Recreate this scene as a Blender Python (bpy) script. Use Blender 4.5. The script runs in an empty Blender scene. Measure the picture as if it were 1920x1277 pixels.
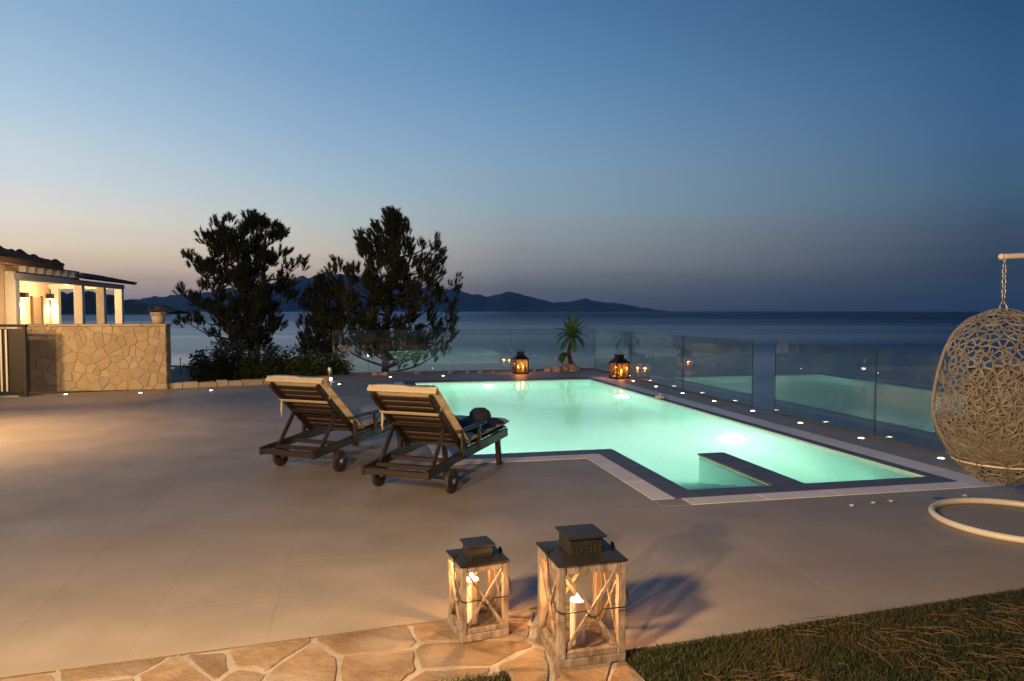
import bpy, bmesh, math, random
from mathutils import Vector, Matrix
from math import sin, cos, pi, radians, sqrt, atan2

random.seed(7)
S = bpy.context.scene
COL = S.collection

# ------------------------------------------------------------------ camera
FPX, CAMH = 1350.0, 1.55
PITCH = math.atan(55.5 / FPX)
cam = bpy.data.cameras.new('camera')
cam_ob = bpy.data.objects.new('camera', cam)
COL.objects.link(cam_ob)
cam.sensor_width = 36.0
cam.lens = 36.0 * FPX / 1920.0
cam.clip_start, cam.clip_end = 0.05, 80000
cam_ob.location = (0, 0, CAMH)
cam_ob.rotation_euler = (pi / 2 - PITCH, 0, 0)
S.camera = cam_ob

# ------------------------------------------------------------------ dusk sky
def lin(c):
    out = []
    for v in c:
        v /= 255.0
        out.append(v / 12.92 if v <= 0.04045 else ((v + 0.055) / 1.055) ** 2.4)
    return (out[0], out[1], out[2], 1.0)

W = bpy.data.worlds.new('World')
S.world = W
W.use_nodes = True
nt = W.node_tree
nt.nodes.clear()
N = nt.nodes.new
tc = N('ShaderNodeTexCoord')
sep = N('ShaderNodeSeparateXYZ')
nt.links.new(tc.outputs['Generated'], sep.inputs[0])
azn = N('ShaderNodeMath'); azn.operation = 'ARCTAN2'
nt.links.new(sep.outputs['X'], azn.inputs[0])
nt.links.new(sep.outputs['Y'], azn.inputs[1])
eln = N('ShaderNodeMath'); eln.operation = 'ARCSINE'
nt.links.new(sep.outputs['Z'], eln.inputs[0])
elr = N('ShaderNodeMapRange')
elr.inputs['From Min'].default_value = 0.0
elr.inputs['From Max'].default_value = radians(50)
nt.links.new(eln.outputs[0], elr.inputs['Value'])

def sky_ramp(stops):
    """stops: (elevation in degrees, sRGB)"""
    r = N('ShaderNodeValToRGB')
    e = r.color_ramp.elements
    e[0].position, e[0].color = stops[0][0] / 50.0, lin(stops[0][1])
    e[1].position, e[1].color = stops[-1][0] / 50.0, lin(stops[-1][1])
    for d, c in stops[1:-1]:
        x = e.new(d / 50.0); x.color = lin(c)
    nt.links.new(elr.outputs[0], r.inputs[0])
    return r.outputs[0]

SKY_L = sky_ramp([(0, (142, 132, 146)), (1.2, (178, 157, 154)), (2.6, (222, 196, 170)), (4.2, (238, 218, 190)), (6.2, (236, 228, 214)),
                  (8.6, (215, 223, 227)), (11, (200, 216, 227)), (14, (176, 202, 223)), (19, (147, 180, 211)), (24, (125, 164, 202)), (50, (60, 98, 148))])
SKY_ML = sky_ramp([(0, (122, 120, 138)), (1.6, (158, 145, 148)), (3.3, (200, 184, 170)), (4.7, (206, 198, 185)), (6.8, (189, 199, 199)),
                   (9.5, (168, 192, 207)), (13, (147, 178, 208)), (18, (121, 158, 195)), (22.5, (106, 150, 188)), (50, (50, 88, 140))])
SKY_C = sky_ramp([(0, (76, 84, 104)), (1.8, (106, 112, 121)), (3.5, (138, 142, 147)), (5.5, (150, 158, 162)), (7.7, (147, 168, 180)),
                  (11, (135, 166, 190)), (14, (121, 158, 190)), (18, (101, 143, 183)), (22.6, (84, 125, 170)), (50, (42, 78, 130))])
SKY_R = sky_ramp([(0, (31, 51, 80)), (1.0, (36, 56, 83)), (2.6, (50, 66, 84)), (5.0, (62, 78, 100)), (8.0, (66, 96, 122)),
                  (11.7, (62, 97, 134)), (16, (53, 90, 131)), (20.5, (43, 78, 118)), (50, (30, 58, 104))])

def az_mix(a, b, d0, d1):
    m = N('ShaderNodeMapRange')
    m.inputs['From Min'].default_value = radians(d0)
    m.inputs['From Max'].default_value = radians(d1)
    nt.links.new(azn.outputs[0], m.inputs['Value'])
    x = N('ShaderNodeMix'); x.data_type = 'RGBA'
    nt.links.new(m.outputs[0], x.inputs['Factor'])
    nt.links.new(a, x.inputs[6]); nt.links.new(b, x.inputs[7])
    return x.outputs[2]

skyc = az_mix(SKY_R, SKY_L, -160, -75)
skyc = az_mix(skyc, SKY_ML, -34, -14)
skyc = az_mix(skyc, SKY_C, -14, 0)
skyc = az_mix(skyc, SKY_R, 0, 34)
# thin grey streaks of cloud low over the horizon
cv = N('ShaderNodeCombineXYZ'); elk = N('ShaderNodeMath'); elk.operation = 'MULTIPLY'; elk.inputs[1].default_value = 26.0
nt.links.new(eln.outputs[0], elk.inputs[0]); nt.links.new(azn.outputs[0], cv.inputs[0]); nt.links.new(elk.outputs[0], cv.inputs[1])
cn = N('ShaderNodeTexNoise'); cn.inputs['Scale'].default_value = 2.2; cn.inputs['Detail'].default_value = 5
nt.links.new(cv.outputs[0], cn.inputs['Vector'])
cf = N('ShaderNodeMapRange'); cf.inputs['From Min'].default_value = 0.48; cf.inputs['From Max'].default_value = 0.72; cf.inputs['To Max'].default_value = 0.30
nt.links.new(cn.outputs[0], cf.inputs['Value'])
ck = N('ShaderNodeMapRange'); ck.inputs['From Min'].default_value = radians(7.0); ck.inputs['From Max'].default_value = radians(2.0)
nt.links.new(eln.outputs[0], ck.inputs['Value'])
cm = N('ShaderNodeMath'); cm.operation = 'MULTIPLY'
nt.links.new(cf.outputs[0], cm.inputs[0]); nt.links.new(ck.outputs[0], cm.inputs[1])
cx = N('ShaderNodeMix'); cx.data_type = 'RGBA'
dk = N('ShaderNodeMix'); dk.data_type = 'RGBA'; dk.blend_type = 'MULTIPLY'; dk.inputs['Factor'].default_value = 1.0; dk.inputs[7].default_value = (0.52, 0.50, 0.62, 1)
nt.links.new(skyc, dk.inputs[6])
nt.links.new(cm.outputs[0], cx.inputs['Factor']); nt.links.new(skyc, cx.inputs[6]); nt.links.new(dk.outputs[2], cx.inputs[7])
skyc = cx.outputs[2]
bg = N('ShaderNodeBackground')
bg.inputs['Strength'].default_value = 1.0
nt.links.new(skyc, bg.inputs['Color'])
wo = N('ShaderNodeOutputWorld')
nt.links.new(bg.outputs[0], wo.inputs['Surface'])

S.view_settings.view_transform = 'Standard'
S.view_settings.look = 'None'
S.view_settings.exposure = 0.0
S.view_settings.gamma = 1.0
S.view_settings.use_curve_mapping = False
S.render.engine = 'CYCLES'
cy = S.cycles
cy.use_denoising = True
cy.use_adaptive_sampling = True
cy.adaptive_threshold = 0.015
cy.max_bounces = 12
cy.transmission_bounces = 10
cy.glossy_bounces = 5
cy.diffuse_bounces = 4
cy.transparent_max_bounces = 24
cy.caustics_reflective = False
cy.caustics_refractive = False
cy.sample_clamp_indirect = 4.0

# ------------------------------------------------------------------ lights of the villa (just outside the frame), plus an added wide fill
def lamp(name, kind, loc, power, color, size=0.05, target=None, spot=None, blend=0.6):
    d = bpy.data.lights.new(name, kind)
    d.energy = power
    d.color = color
    d.shadow_soft_size = size
    o = bpy.data.objects.new(name, d)
    COL.objects.link(o)
    o.location = loc
    if target is not None:
        o.rotation_euler = (Vector(target) - Vector(loc)).to_track_quat('-Z', 'Y').to_euler()
    if spot:
        d.spot_size = radians(spot); d.spot_blend = blend
    return o

WARM = (1.0, 0.645, 0.285)
lamp('unseen_lamp', 'POINT', (-1.45, 1.05, 2.05), 960, WARM, 0.13)
lamp('unseen_lamp', 'POINT', (-9.0, -12.0, 5.0), 8600, WARM, 0.2)  # added wide fill from far behind, brightens hedge and deck
lamp('wall_lamp', 'SPOT', (-7.6, 8.2, 2.3), 1000, (1.0, 0.6, 0.26), 0.06, (-6.9, 8.5, 0), 120, 0.9)
lamp('gate_lamp', 'SPOT', (-9.4, 8.6, 2.4), 1100, (1.0, 0.64, 0.30), 0.22, (-7.4, 14.3, 0.7), 50, 0.8)

# ------------------------------------------------------------------ ground frame: 'a' runs along the pool, 'b' across it
TH = radians(12.3)
AX = Vector((-sin(TH), cos(TH), 0)); BX = Vector((cos(TH), sin(TH), 0))
def P(a, b, z=0.0): return AX * a + BX * b + Vector((0, 0, z))
def ab_of(v): return (v.x * AX.x + v.y * AX.y, v.x * BX.x + v.y * BX.y)
# path frame: t along the paved border, w away from the viewer
TP = radians(17.5)
TX = Vector((cos(TP), sin(TP), 0)); WX = Vector((-sin(TP), cos(TP), 0))
TO = Vector((-0.32, 3.57, 0))
def Q(t, w, z=0.0): return TO + TX * t + WX * w + Vector((0, 0, z))
def tw_of(v):
    d = Vector((v.x - TO.x, v.y - TO.y, 0)); return (d.dot(TX), d.dot(WX))

# ------------------------------------------------------------------ materials
MATS = {}
def mat(name, c1, c2=None, scale=6.0, rough=0.6, bump=0.0, bscale=40.0, metal=0.0, detail=6.0, stretch=None, rnd=0.0, spec=0.5,
        c3=None, big=1.2, coords='Object', world=False):
    """a base colour that wanders between c1 and c2 with noise (and c3 in large stains), an uneven gloss, fine relief"""
    if name in MATS: return MATS[name]
    m = bpy.data.materials.new(name); m.use_nodes = True
    t = m.node_tree; nodes = t.nodes; L = t.links
    b = nodes['Principled BSDF']
    b.inputs['Metallic'].default_value = metal
    b.inputs['Specular IOR Level'].default_value = spec
    c2 = c2 or tuple(x * 0.75 for x in c1)
    tcn = nodes.new('ShaderNodeTexCoord')
    vec = tcn.outputs[coords]
    if world: vec = nodes.new('ShaderNodeNewGeometry').outputs['Position']
    oi = nodes.new('ShaderNodeObjectInfo')
    if rnd and not world:
        add = nodes.new('ShaderNodeVectorMath'); add.operation = 'MULTIPLY_ADD'
        cmb = nodes.new('ShaderNodeCombineXYZ')
        for k in range(3): L.new(oi.outputs['Random'], cmb.inputs[k])
        add.inputs[1].default_value = (37, 53, 71)
        L.new(cmb.outputs[0], add.inputs[0]); L.new(vec, add.inputs[2])
        vec = add.outputs[0]
    if stretch:
        mp = nodes.new('ShaderNodeMapping'); mp.inputs['Scale'].default_value = stretch
        L.new(vec, mp.inputs['Vector']); vec = mp.outputs[0]
    n1 = nodes.new('ShaderNodeTexNoise')
    n1.inputs['Scale'].default_value = scale; n1.inputs['Detail'].default_value = detail
    L.new(vec, n1.inputs['Vector'])
    cr = nodes.new('ShaderNodeValToRGB')
    cr.color_ramp.elements[0].position = 0.3; cr.color_ramp.elements[1].position = 0.7
    cr.color_ramp.elements[0].color = (*c1, 1); cr.color_ramp.elements[1].color = (*c2, 1)
    L.new(n1.outputs[0], cr.inputs[0])
    colr = cr.outputs[0]
    if c3:
        n3 = nodes.new('ShaderNodeTexNoise'); n3.inputs['Scale'].default_value = big; n3.inputs['Detail'].default_value = 4
        L.new(vec, n3.inputs['Vector'])
        r3 = nodes.new('ShaderNodeValToRGB'); r3.color_ramp.elements[0].position = 0.45; r3.color_ramp.elements[1].position = 0.7
        L.new(n3.outputs[0], r3.inputs[0])
        mx = nodes.new('ShaderNodeMix'); mx.data_type = 'RGBA'
        L.new(r3.outputs[0], mx.inputs['Factor']); L.new(colr, mx.inputs[6]); mx.inputs[7].default_value = (*c3, 1)
        colr = mx.outputs[2]
    if rnd:
        hs = nodes.new('ShaderNodeHueSaturation')
        mr = nodes.new('ShaderNodeMapRange'); mr.inputs['To Min'].default_value = 1 - rnd; mr.inputs['To Max'].default_value = 1 + rnd
        L.new(oi.outputs['Random'], mr.inputs['Value']); L.new(mr.outputs[0], hs.inputs['Value']); L.new(colr, hs.inputs['Color'])
        colr = hs.outputs[0]
    L.new(colr, b.inputs['Base Color'])
    rr = nodes.new('ShaderNodeMapRange')
    rr.inputs['To Min'].default_value = max(0.02, rough - 0.08); rr.inputs['To Max'].default_value = min(1, rough + 0.08)
    L.new(n1.outputs[0], rr.inputs['Value']); L.new(rr.outputs[0], b.inputs['Roughness'])
    if bump:
        n2 = nodes.new('ShaderNodeTexNoise'); n2.inputs['Scale'].default_value = bscale; n2.inputs['Detail'].default_value = 5
        L.new(vec, n2.inputs['Vector'])
        bp = nodes.new('ShaderNodeBump'); bp.inputs['Strength'].default_value = bump; bp.inputs['Distance'].default_value = 0.01
        L.new(n2.outputs[0], bp.inputs['Height']); L.new(bp.outputs[0], b.inputs['Normal'])
    MATS[name] = m
    return m

def glow(name, color, strength, sample=False):
    m = bpy.data.materials.new(name); m.use_nodes = True
    t = m.node_tree; b = t.nodes['Principled BSDF']
    b.inputs['Base Color'].default_value = (*color, 1)
    b.inputs['Emission Color'].default_value = (*color, 1)
    b.inputs['Emission Strength'].default_value = strength
    m.cycles.emission_sampling = 'FRONT' if sample else 'NONE'
    return m

def thin_glass(name, tint, ior=1.5, dirt=0.0):
    m = bpy.data.materials.new(name); m.use_nodes = True
    t = m.node_tree; t.nodes.clear(); n = t.nodes.new; L = t.links
    tr = n('ShaderNodeBsdfTransparent'); tr.inputs[0].default_value = (*tint, 1)
    gl = n('ShaderNodeBsdfGlossy'); gl.inputs['Roughness'].default_value = 0.0
    fr = n('ShaderNodeFresnel')
    ge = n('ShaderNodeNewGeometry'); io = n('ShaderNodeMapRange')
    io.inputs['To Min'].default_value = ior; io.inputs['To Max'].default_value = 1.0 / ior
    L.new(ge.outputs['Backfacing'], io.inputs['Value']); L.new(io.outputs[0], fr.inputs[0])
    mx = n('ShaderNodeMixShader')
    L.new(fr.outputs[0], mx.inputs[0]); L.new(tr.outputs[0], mx.inputs[1]); L.new(gl.outputs[0], mx.inputs[2])
    out = n('ShaderNodeOutputMaterial')
    last = mx.outputs[0]
    if dirt:
        df = n('ShaderNodeBsdfDiffuse'); df.inputs[0].default_value = (0.75, 0.78, 0.75, 1)
        tcx = n('ShaderNodeTexCoord'); ns = n('ShaderNodeTexNoise'); ns.inputs['Scale'].default_value = 3.0; ns.inputs['Detail'].default_value = 8
        L.new(tcx.outputs['Object'], ns.inputs['Vector'])
        mr = n('ShaderNodeMapRange'); mr.inputs['From Min'].default_value = 0.35; mr.inputs['From Max'].default_value = 0.75; mr.inputs['To Max'].default_value = dirt
        L.new(ns.outputs[0], mr.inputs['Value'])
        m2 = n('ShaderNodeMixShader'); L.new(mr.outputs[0], m2.inputs[0]); L.new(last, m2.inputs[1]); L.new(df.outputs[0], m2.inputs[2])
        last = m2.outputs[0]
    L.new(last, out.inputs['Surface'])
    return m

M_TILE = mat('deck_porcelain', (0.355, 0.295, 0.222), (0.258, 0.214, 0.164), 1.7, 0.55, 0.10, 60, rnd=0.012, c3=(0.278, 0.226, 0.170), big=0.55, world=True, detail=9)
M_GROUT = mat('grout', (0.33, 0.28, 0.23), (0.29, 0.245, 0.20), 20, 0.8)
M_COPE = mat('dark_coping', (0.105, 0.105, 0.115), (0.08, 0.08, 0.09), 5, 0.5, 0.08, 50, rnd=0.06)
M_BORDER = mat('pale_border_stone', (0.82, 0.73, 0.63), (0.73, 0.645, 0.555), 6, 0.6, 0.1, 50, rnd=0.06)
M_POOL = mat('pool_mosaic', (0.66, 0.86, 0.75), (0.60, 0.81, 0.70), 14, 0.4)
M_FLAG = mat('flagstone', (0.26, 0.178, 0.110), (0.145, 0.090, 0.051), 9, 0.9, 1.0, 26, rnd=0.2, c3=(0.28, 0.228, 0.175), big=4.5, detail=10)
M_MORTAR = mat('path_mortar', (0.36, 0.315, 0.285), (0.28, 0.245, 0.22), 25, 0.9, 0.5, 70)
M_WALLSTONE = mat('wall_stone', (0.46, 0.34, 0.20), (0.37, 0.265, 0.155), 6, 0.85, 0.6, 26, rnd=0.13, c3=(0.46, 0.38, 0.27), big=3)
M_WALLMORTAR = mat('wall_mortar', (0.42, 0.315, 0.195), (0.35, 0.26, 0.165), 20, 0.95, 0.6, 50)
M_PLASTER = mat('peach_plaster', (0.68, 0.54, 0.38), (0.62, 0.49, 0.34), 3, 0.9, 0.15, 60)
M_WHITE = mat('white_paint', (0.72, 0.68, 0.60), (0.66, 0.62, 0.55), 6, 0.55)
M_ROOF = mat('roof_clay', (0.16, 0.085, 0.06), (0.10, 0.06, 0.045), 8, 0.85, 0.3, 30, rnd=0.3)
M_DKWOOD = mat('dark_teak', (0.032, 0.016, 0.009), (0.016, 0.009, 0.006), 9, 0.5, 0.25, 30, stretch=(6, 0.7, 6), rnd=0.22)
M_CREAM = mat('cream_fabric', (0.58, 0.48, 0.36), (0.50, 0.415, 0.30), 12, 0.9, 0.4, 220)
M_TYRE = mat('dark_wheel', (0.045, 0.03, 0.022), (0.03, 0.022, 0.018), 10, 0.6)
M_NAVY = mat('navy_towel', (0.035, 0.045, 0.062), (0.022, 0.03, 0.042), 30, 0.95, 0.8, 160)
M_BROWN = mat('brown_cloth', (0.16, 0.085, 0.05), (0.11, 0.06, 0.04), 30, 0.95, 0.6, 160)
M_WASH = mat('whitewashed_wood', (0.30, 0.238, 0.21), (0.09, 0.062, 0.048), 12, 0.8, 0.5, 40, stretch=(2.4, 2.4, 0.9), rnd=0.12)
M_IRON = mat('dark_iron', (0.011, 0.011, 0.013), (0.024, 0.021, 0.019), 12, 0.5, 0.25, 60, metal=0.0, spec=0.3)
M_STEEL = mat('brushed_steel', (0.55, 0.53, 0.50), (0.45, 0.44, 0.42), 30, 0.35, metal=0.9)
M_WAX = mat('candle_wax', (0.88, 0.84, 0.78), (0.84, 0.79, 0.71), 8, 0.5)
MATS['candle_wax'].node_tree.nodes['Principled BSDF'].inputs['Subsurface Weight'].default_value = 0.35
MATS['candle_wax'].node_tree.nodes['Principled BSDF'].inputs['Subsurface Radius'].default_value = (0.06, 0.03, 0.012)
M_WICKER = mat('wicker', (0.235, 0.210, 0.185), (0.145, 0.127, 0.110), 20, 0.7, 0.3, 90, rnd=0.1)
M_RIM = mat('rim_wicker', (0.26, 0.23, 0.20), (0.17, 0.15, 0.13), 40, 0.6, 0.4, 120)
M_CUSH = mat('taupe_cushion', (0.155, 0.125, 0.110), (0.115, 0.092, 0.08), 9, 0.95, 0.3, 120)
M_OFFWHITE = mat('cream_metal', (0.74, 0.66, 0.54), (0.68, 0.60, 0.48), 5, 0.4)
M_CHAIN = mat('galvanised_chain', (0.50, 0.48, 0.44), (0.38, 0.36, 0.33), 30, 0.4, metal=0.6)
M_BARK = mat('pine_bark', (0.050, 0.034, 0.024), (0.028, 0.02, 0.015), 12, 0.95, 0.8, 18, stretch=(1, 1, 0.35))
M_NEEDLE = mat('pine_needles', (0.028, 0.040, 0.016), (0.018, 0.028, 0.012), 2.5, 0.8, c3=(0.045, 0.045, 0.016), big=0.8)
M_NEEDLE2 = mat('dark_pine_needles', (0.016, 0.026, 0.014), (0.010, 0.018, 0.010), 2.5, 0.85)
M_LEAF = mat('shrub_leaves', (0.055, 0.095, 0.020), (0.030, 0.055, 0.012), 3, 0.55, c3=(0.11, 0.115, 0.025), big=1.5)
M_PALM = mat('palm_leaf', (0.075, 0.18, 0.045), (0.05, 0.13, 0.03), 4, 0.5)
M_PALMTRUNK = mat('palm_trunk', (0.11, 0.035, 0.022), (0.06, 0.02, 0.014), 18, 0.9, 0.8, 40)
M_ROCK = mat('pink_rock', (0.48, 0.36, 0.30), (0.38, 0.28, 0.235), 7, 0.9, 0.6, 25, rnd=0.15)
M_GRASS = mat('grass_blades', (0.027, 0.036, 0.006), (0.014, 0.021, 0.004), 4, 0.7, c3=(0.055, 0.040, 0.012), big=2.2)
M_STRAW = mat('dry_straw', (0.17, 0.105, 0.052), (0.09, 0.055, 0.028), 9, 0.9)
M_SOIL = mat('lawn_soil', (0.032, 0.042, 0.012), (0.045, 0.045, 0.016), 9, 0.95, 0.6, 30)
M_SAND = mat('shore_gravel', (0.10, 0.09, 0.08), (0.06, 0.055, 0.05), 0.8, 0.95, 0.6, 6)
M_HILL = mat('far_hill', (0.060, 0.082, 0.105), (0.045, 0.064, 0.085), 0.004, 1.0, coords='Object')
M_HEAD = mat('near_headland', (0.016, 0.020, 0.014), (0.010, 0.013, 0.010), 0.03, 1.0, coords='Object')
M_GATE = mat('gate_metal', (0.040, 0.032, 0.024), (0.028, 0.022, 0.017), 6, 0.5, metal=0.3)
M_TERRA = mat('pale_pot', (0.55, 0.45, 0.36), (0.47, 0.38, 0.30), 8, 0.8)
M_FLOWER = mat('dry_flowers', (0.16, 0.075, 0.045), (0.08, 0.06, 0.03), 9, 0.9)
M_GLASS = thin_glass('fence_glass', (0.86, 0.935, 0.915), 1.74, 0.03)
M_PANE = thin_glass('lantern_glass', (0.97, 0.96, 0.94), 1.45, 0.006)
M_AMBER = thin_glass('candle_tint_glass', (0.95, 0.78, 0.54), 1.45, 0.10)  # amber tint paints the candle glow into the panes
M_LED = glow('led_lens', (1.0, 0.90, 0.74), 14.0)
M_FLAME = glow('flame', (1.0, 0.66, 0.26), 26.0)
M_SMALLFLAME = glow('small_flame', (1.0, 0.50, 0.14), 16.0)
M_SCONCE = glow('sconce_glow', (1.0, 0.72, 0.40), 14.0)
M_POOLLENS = glow('pool_lens', (0.95, 1.0, 0.93), 70.0)

# ------------------------------------------------------------------ mesh helper
class MB:
    def __init__(s): s.v = []; s.f = []
    def add(s, vs, fs):
        o = len(s.v); s.v += [tuple(v) for v in vs]; s.f += [tuple(i + o for i in f) for f in fs]; return s
    def box(s, c, d, m=None):
        x, y, z = d[0] / 2, d[1] / 2, d[2] / 2
        vs = [Vector((i * x, j * y, k * z)) for k in (-1, 1) for j in (-1, 1) for i in (-1, 1)]
        if m is not None: vs = [m @ v for v in vs]
        vs = [v + Vector(c) for v in vs]
        return s.add(vs, [(0, 2, 3, 1), (4, 5, 7, 6), (0, 1, 5, 4), (2, 6, 7, 3), (0, 4, 6, 2), (1, 3, 7, 5)])
    def bar(s, p, q, w, h, up=(0, 0, 1), ch=0.0):
        """a rectangular bar from p to q, w across and h along 'up'"""
        p, q = Vector(p), Vector(q); d = (q - p); l = d.length; d = d / l
        u = Vector(up); u = u - d * u.dot(d)
        if u.length < 1e-5: u = Vector((1, 0, 0)) - d * d.x
        u.normalize(); r = d.cross(u)
        if ch <= 0: pts = [(-w / 2, -h / 2), (w / 2, -h / 2), (w / 2, h / 2), (-w / 2, h / 2)]
        else:
            c = ch
            pts = [(-w / 2 + c, -h / 2), (w / 2 - c, -h / 2), (w / 2, -h / 2 + c), (w / 2, h / 2 - c), (w / 2 - c, h / 2), (-w / 2 + c, h / 2), (-w / 2, h / 2 - c), (-w / 2, -h / 2 + c)]
        n = len(pts)
        vs = [e + r * x + u * y for e in (p, q) for x, y in pts]
        fs = [tuple(range(n - 1, -1, -1)), tuple(range(n, 2 * n))] + [(i, (i + 1) % n, n + (i + 1) % n, n + i) for i in range(n)]
        return s.add(vs, fs)
    def tube(s, pts, r, n=8, cap=True, closed=False):
        pts = [Vector(p) for p in pts]; k = len(pts)
        rs = r if isinstance(r, (list, tuple)) else [r] * k
        vs = []; fs = []; prev = None
        for i, p in enumerate(pts):
            if closed: d = pts[(i + 1) % k] - pts[i - 1]
            else: d = pts[min(i + 1, k - 1)] - pts[max(i - 1, 0)]
            d.normalize()
            if prev is None:
                u = Vector((0, 0, 1)) if abs(d.z) < 0.9 else Vector((1, 0, 0))
            else: u = prev
            u = u - d * u.dot(d); u.normalize(); prev = u; w = d.cross(u)
            for j in range(n):
                a = 2 * pi * j / n; vs.append(p + (u * cos(a) + w * sin(a)) * rs[i])
        m = k if closed else k - 1
        for i in range(m):
            i2 = (i + 1) % k
            for j in range(n):
                j2 = (j + 1) % n; fs.append((i * n + j, i * n + j2, i2 * n + j2, i2 * n + j))
        if cap and not closed:
            fs.append(tuple(range(n - 1, -1, -1))); fs.append(tuple(range((k - 1) * n, k * n)))
        return s.add(vs, fs)
    def lathe(s, prof, n=24, c=(0, 0, 0)):
        c = Vector(c); vs = []; fs = []; k = len(prof)
        for r, z in prof:
            for j in range(n):
                a = 2 * pi * j / n; vs.append(c + Vector((r * cos(a), r * sin(a), z)))
        for i in range(k - 1):
            for j in range(n):
                j2 = (j + 1) % n; fs.append((i * n + j, i * n + j2, (i + 1) * n + j2, (i + 1) * n + j))
        if prof[0][0] > 1e-4: fs.append(tuple(range(n - 1, -1, -1)))
        if prof[-1][0] > 1e-4: fs.append(tuple(range((k - 1) * n, k * n)))
        return s.add(vs, fs)
    def prism(s, poly, z0, z1, bev=0.0, lift=None):
        """poly (counter-clockwise xy) extruded from z0 to z1 with a chamfered top"""
        n = len(poly)
        cx = sum(p[0] for p in poly) / n; cyy = sum(p[1] for p in poly) / n
        vs = [(p[0], p[1], z0) for p in poly] + [(p[0], p[1], z1 - bev) for p in poly]
        fs = [(i, (i + 1) % n, n + (i + 1) % n, n + i) for i in range(n)]
        if bev > 0:
            for p in poly:
                dx, dy = cx - p[0], cyy - p[1]; l = sqrt(dx * dx + dy * dy) or 1
                vs.append((p[0] + dx / l * bev * 1.3, p[1] + dy / l * bev * 1.3, z1))
            fs += [(n + i, n + (i + 1) % n, 2 * n + (i + 1) % n, 2 * n + i) for i in range(n)]
            fs.append(tuple(range(2 * n, 3 * n)))
        else: fs.append(tuple(range(n, 2 * n)))
        fs.append(tuple(range(n - 1, -1, -1)))
        return s.add(vs, fs)
    def xf(s, m):
        s.v = [tuple(m @ Vector(v)) for v in s.v]; return s

def obj(name, mb, material, parent=None, smooth=False, mesh=None, bevel=0.0, kind=None):
    if mesh is None:
        mesh = bpy.data.meshes.new(name)
        mesh.from_pydata(mb.v, [], mb.f)
        mesh.materials.append(material)
        if smooth: mesh.polygons.foreach_set('use_smooth', [True] * len(mesh.polygons))
        mesh.update()
    o = bpy.data.objects.new(name, mesh)
    COL.objects.link(o)
    if parent is not None: o.parent = parent
    if bevel:
        bm = o.modifiers.new('bevel', 'BEVEL'); bm.width = bevel; bm.segments = 2; bm.limit_method = 'ANGLE'
    if kind: o['kind'] = kind
    return o

def tag(o, label, cat, group=None):
    o['label'] = label; o['category'] = cat
    if group: o['group'] = group
    return o

def thing(name, label, cat, loc=(0, 0, 0), rz=0.0, group=None):
    o = bpy.data.objects.new(name, None); COL.objects.link(o)
    o.location = loc; o.rotation_euler = (0, 0, rz)
    o.empty_display_size = 0.1
    return tag(o, label, cat, group)

def copy_tree(o, parent=None):
    c = o.copy(); COL.objects.link(c)
    if parent is not None: c.parent = parent
    for ch in list(o.children): copy_tree(ch, c)
    return c

def struct(name, mb, m, parent=None, smooth=False):
    o = obj(name, mb, m, parent, smooth)
    if parent is None: o['kind'] = 'structure'
    return o

def clip(poly, nx, ny, c):
    """keep the side nx*x + ny*y >= c"""
    out = []; n = len(poly)
    for i in range(n):
        p, q = poly[i], poly[(i + 1) % n]
        dp = nx * p[0] + ny * p[1] - c; dq = nx * q[0] + ny * q[1] - c
        if dp >= 0: out.append(p)
        if (dp > 0 and dq < 0) or (dp < 0 and dq > 0):
            t = dp / (dp - dq); out.append((p[0] + (q[0] - p[0]) * t, p[1] + (q[1] - p[1]) * t))
    return out
def area(poly):
    return 0.5 * sum(poly[i][0] * poly[(i + 1) % len(poly)][1] - poly[(i + 1) % len(poly)][0] * poly[i][1] for i in range(len(poly)))

def stones(x0, x1, y0, y1, sx, sy, joint, rng, jitter=0.42, wob=0.012):
    """irregular stone outlines that fill a rectangle: cells about jittered seeds, shrunk by half a joint, edges uneven"""
    nx, ny = max(1, round((x1 - x0) / sx)), max(1, round((y1 - y0) / sy))
    seeds = []
    for j in range(-1, ny + 1):
        for i in range(-1, nx + 1):
            off = 0.5 if j % 2 else 0.0
            if rng.random() < 0.22: continue
            if rng.random() < 0.2: seeds.append((x0 + (i + rng.random() * 1.2) * (x1 - x0) / nx, y0 + (j + rng.random() * 1.2) * (y1 - y0) / ny))
            seeds.append((x0 + (i + 0.5 + off * 0.6 + rng.uniform(-jitter, jitter)) * (x1 - x0) / nx, y0 + (j + 0.5 + rng.uniform(-jitter, jitter)) * (y1 - y0) / ny))
    res = []
    for s in seeds:
        poly = [(x0, y0), (x1, y0), (x1, y1), (x0, y1)]
        for o in seeds:
            if o is s: continue
            dx, dy = s[0] - o[0], s[1] - o[1]; l = sqrt(dx * dx + dy * dy)
            if l > 4.5 * max(sx, sy): continue
            mx, my = (s[0] + o[0]) / 2, (s[1] + o[1]) / 2
            poly = clip(poly, dx / l, dy / l, (mx * dx + my * dy) / l + joint / 2 * rng.uniform(0.7, 1.4))
            if len(poly) < 3: break
        if len(poly) < 3 or abs(area(poly)) < 0.12 * sx * sy: continue
        out = []
        n = len(poly)
        for i in range(n):
            p, q = poly[i], poly[(i + 1) % n]
            d = sqrt((q[0] - p[0]) ** 2 + (q[1] - p[1]) ** 2)
            if d < 0.01: continue
            for t in ((0.05, 0.36, 0.68, 0.95) if d > 0.16 else (0.07, 0.5, 0.93) if d > 0.07 else (0.2,)):
                w_ = wob if d > 0.08 else wob * 0.4
                x = p[0] + (q[0] - p[0]) * t + rng.uniform(-w_, w_); y = p[1] + (q[1] - p[1]) * t + rng.uniform(-w_, w_)
                out.append((min(max(x, x0), x1), min(max(y, y0), y1)))
        if len(out) >= 3: res.append(out)
    return res

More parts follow.
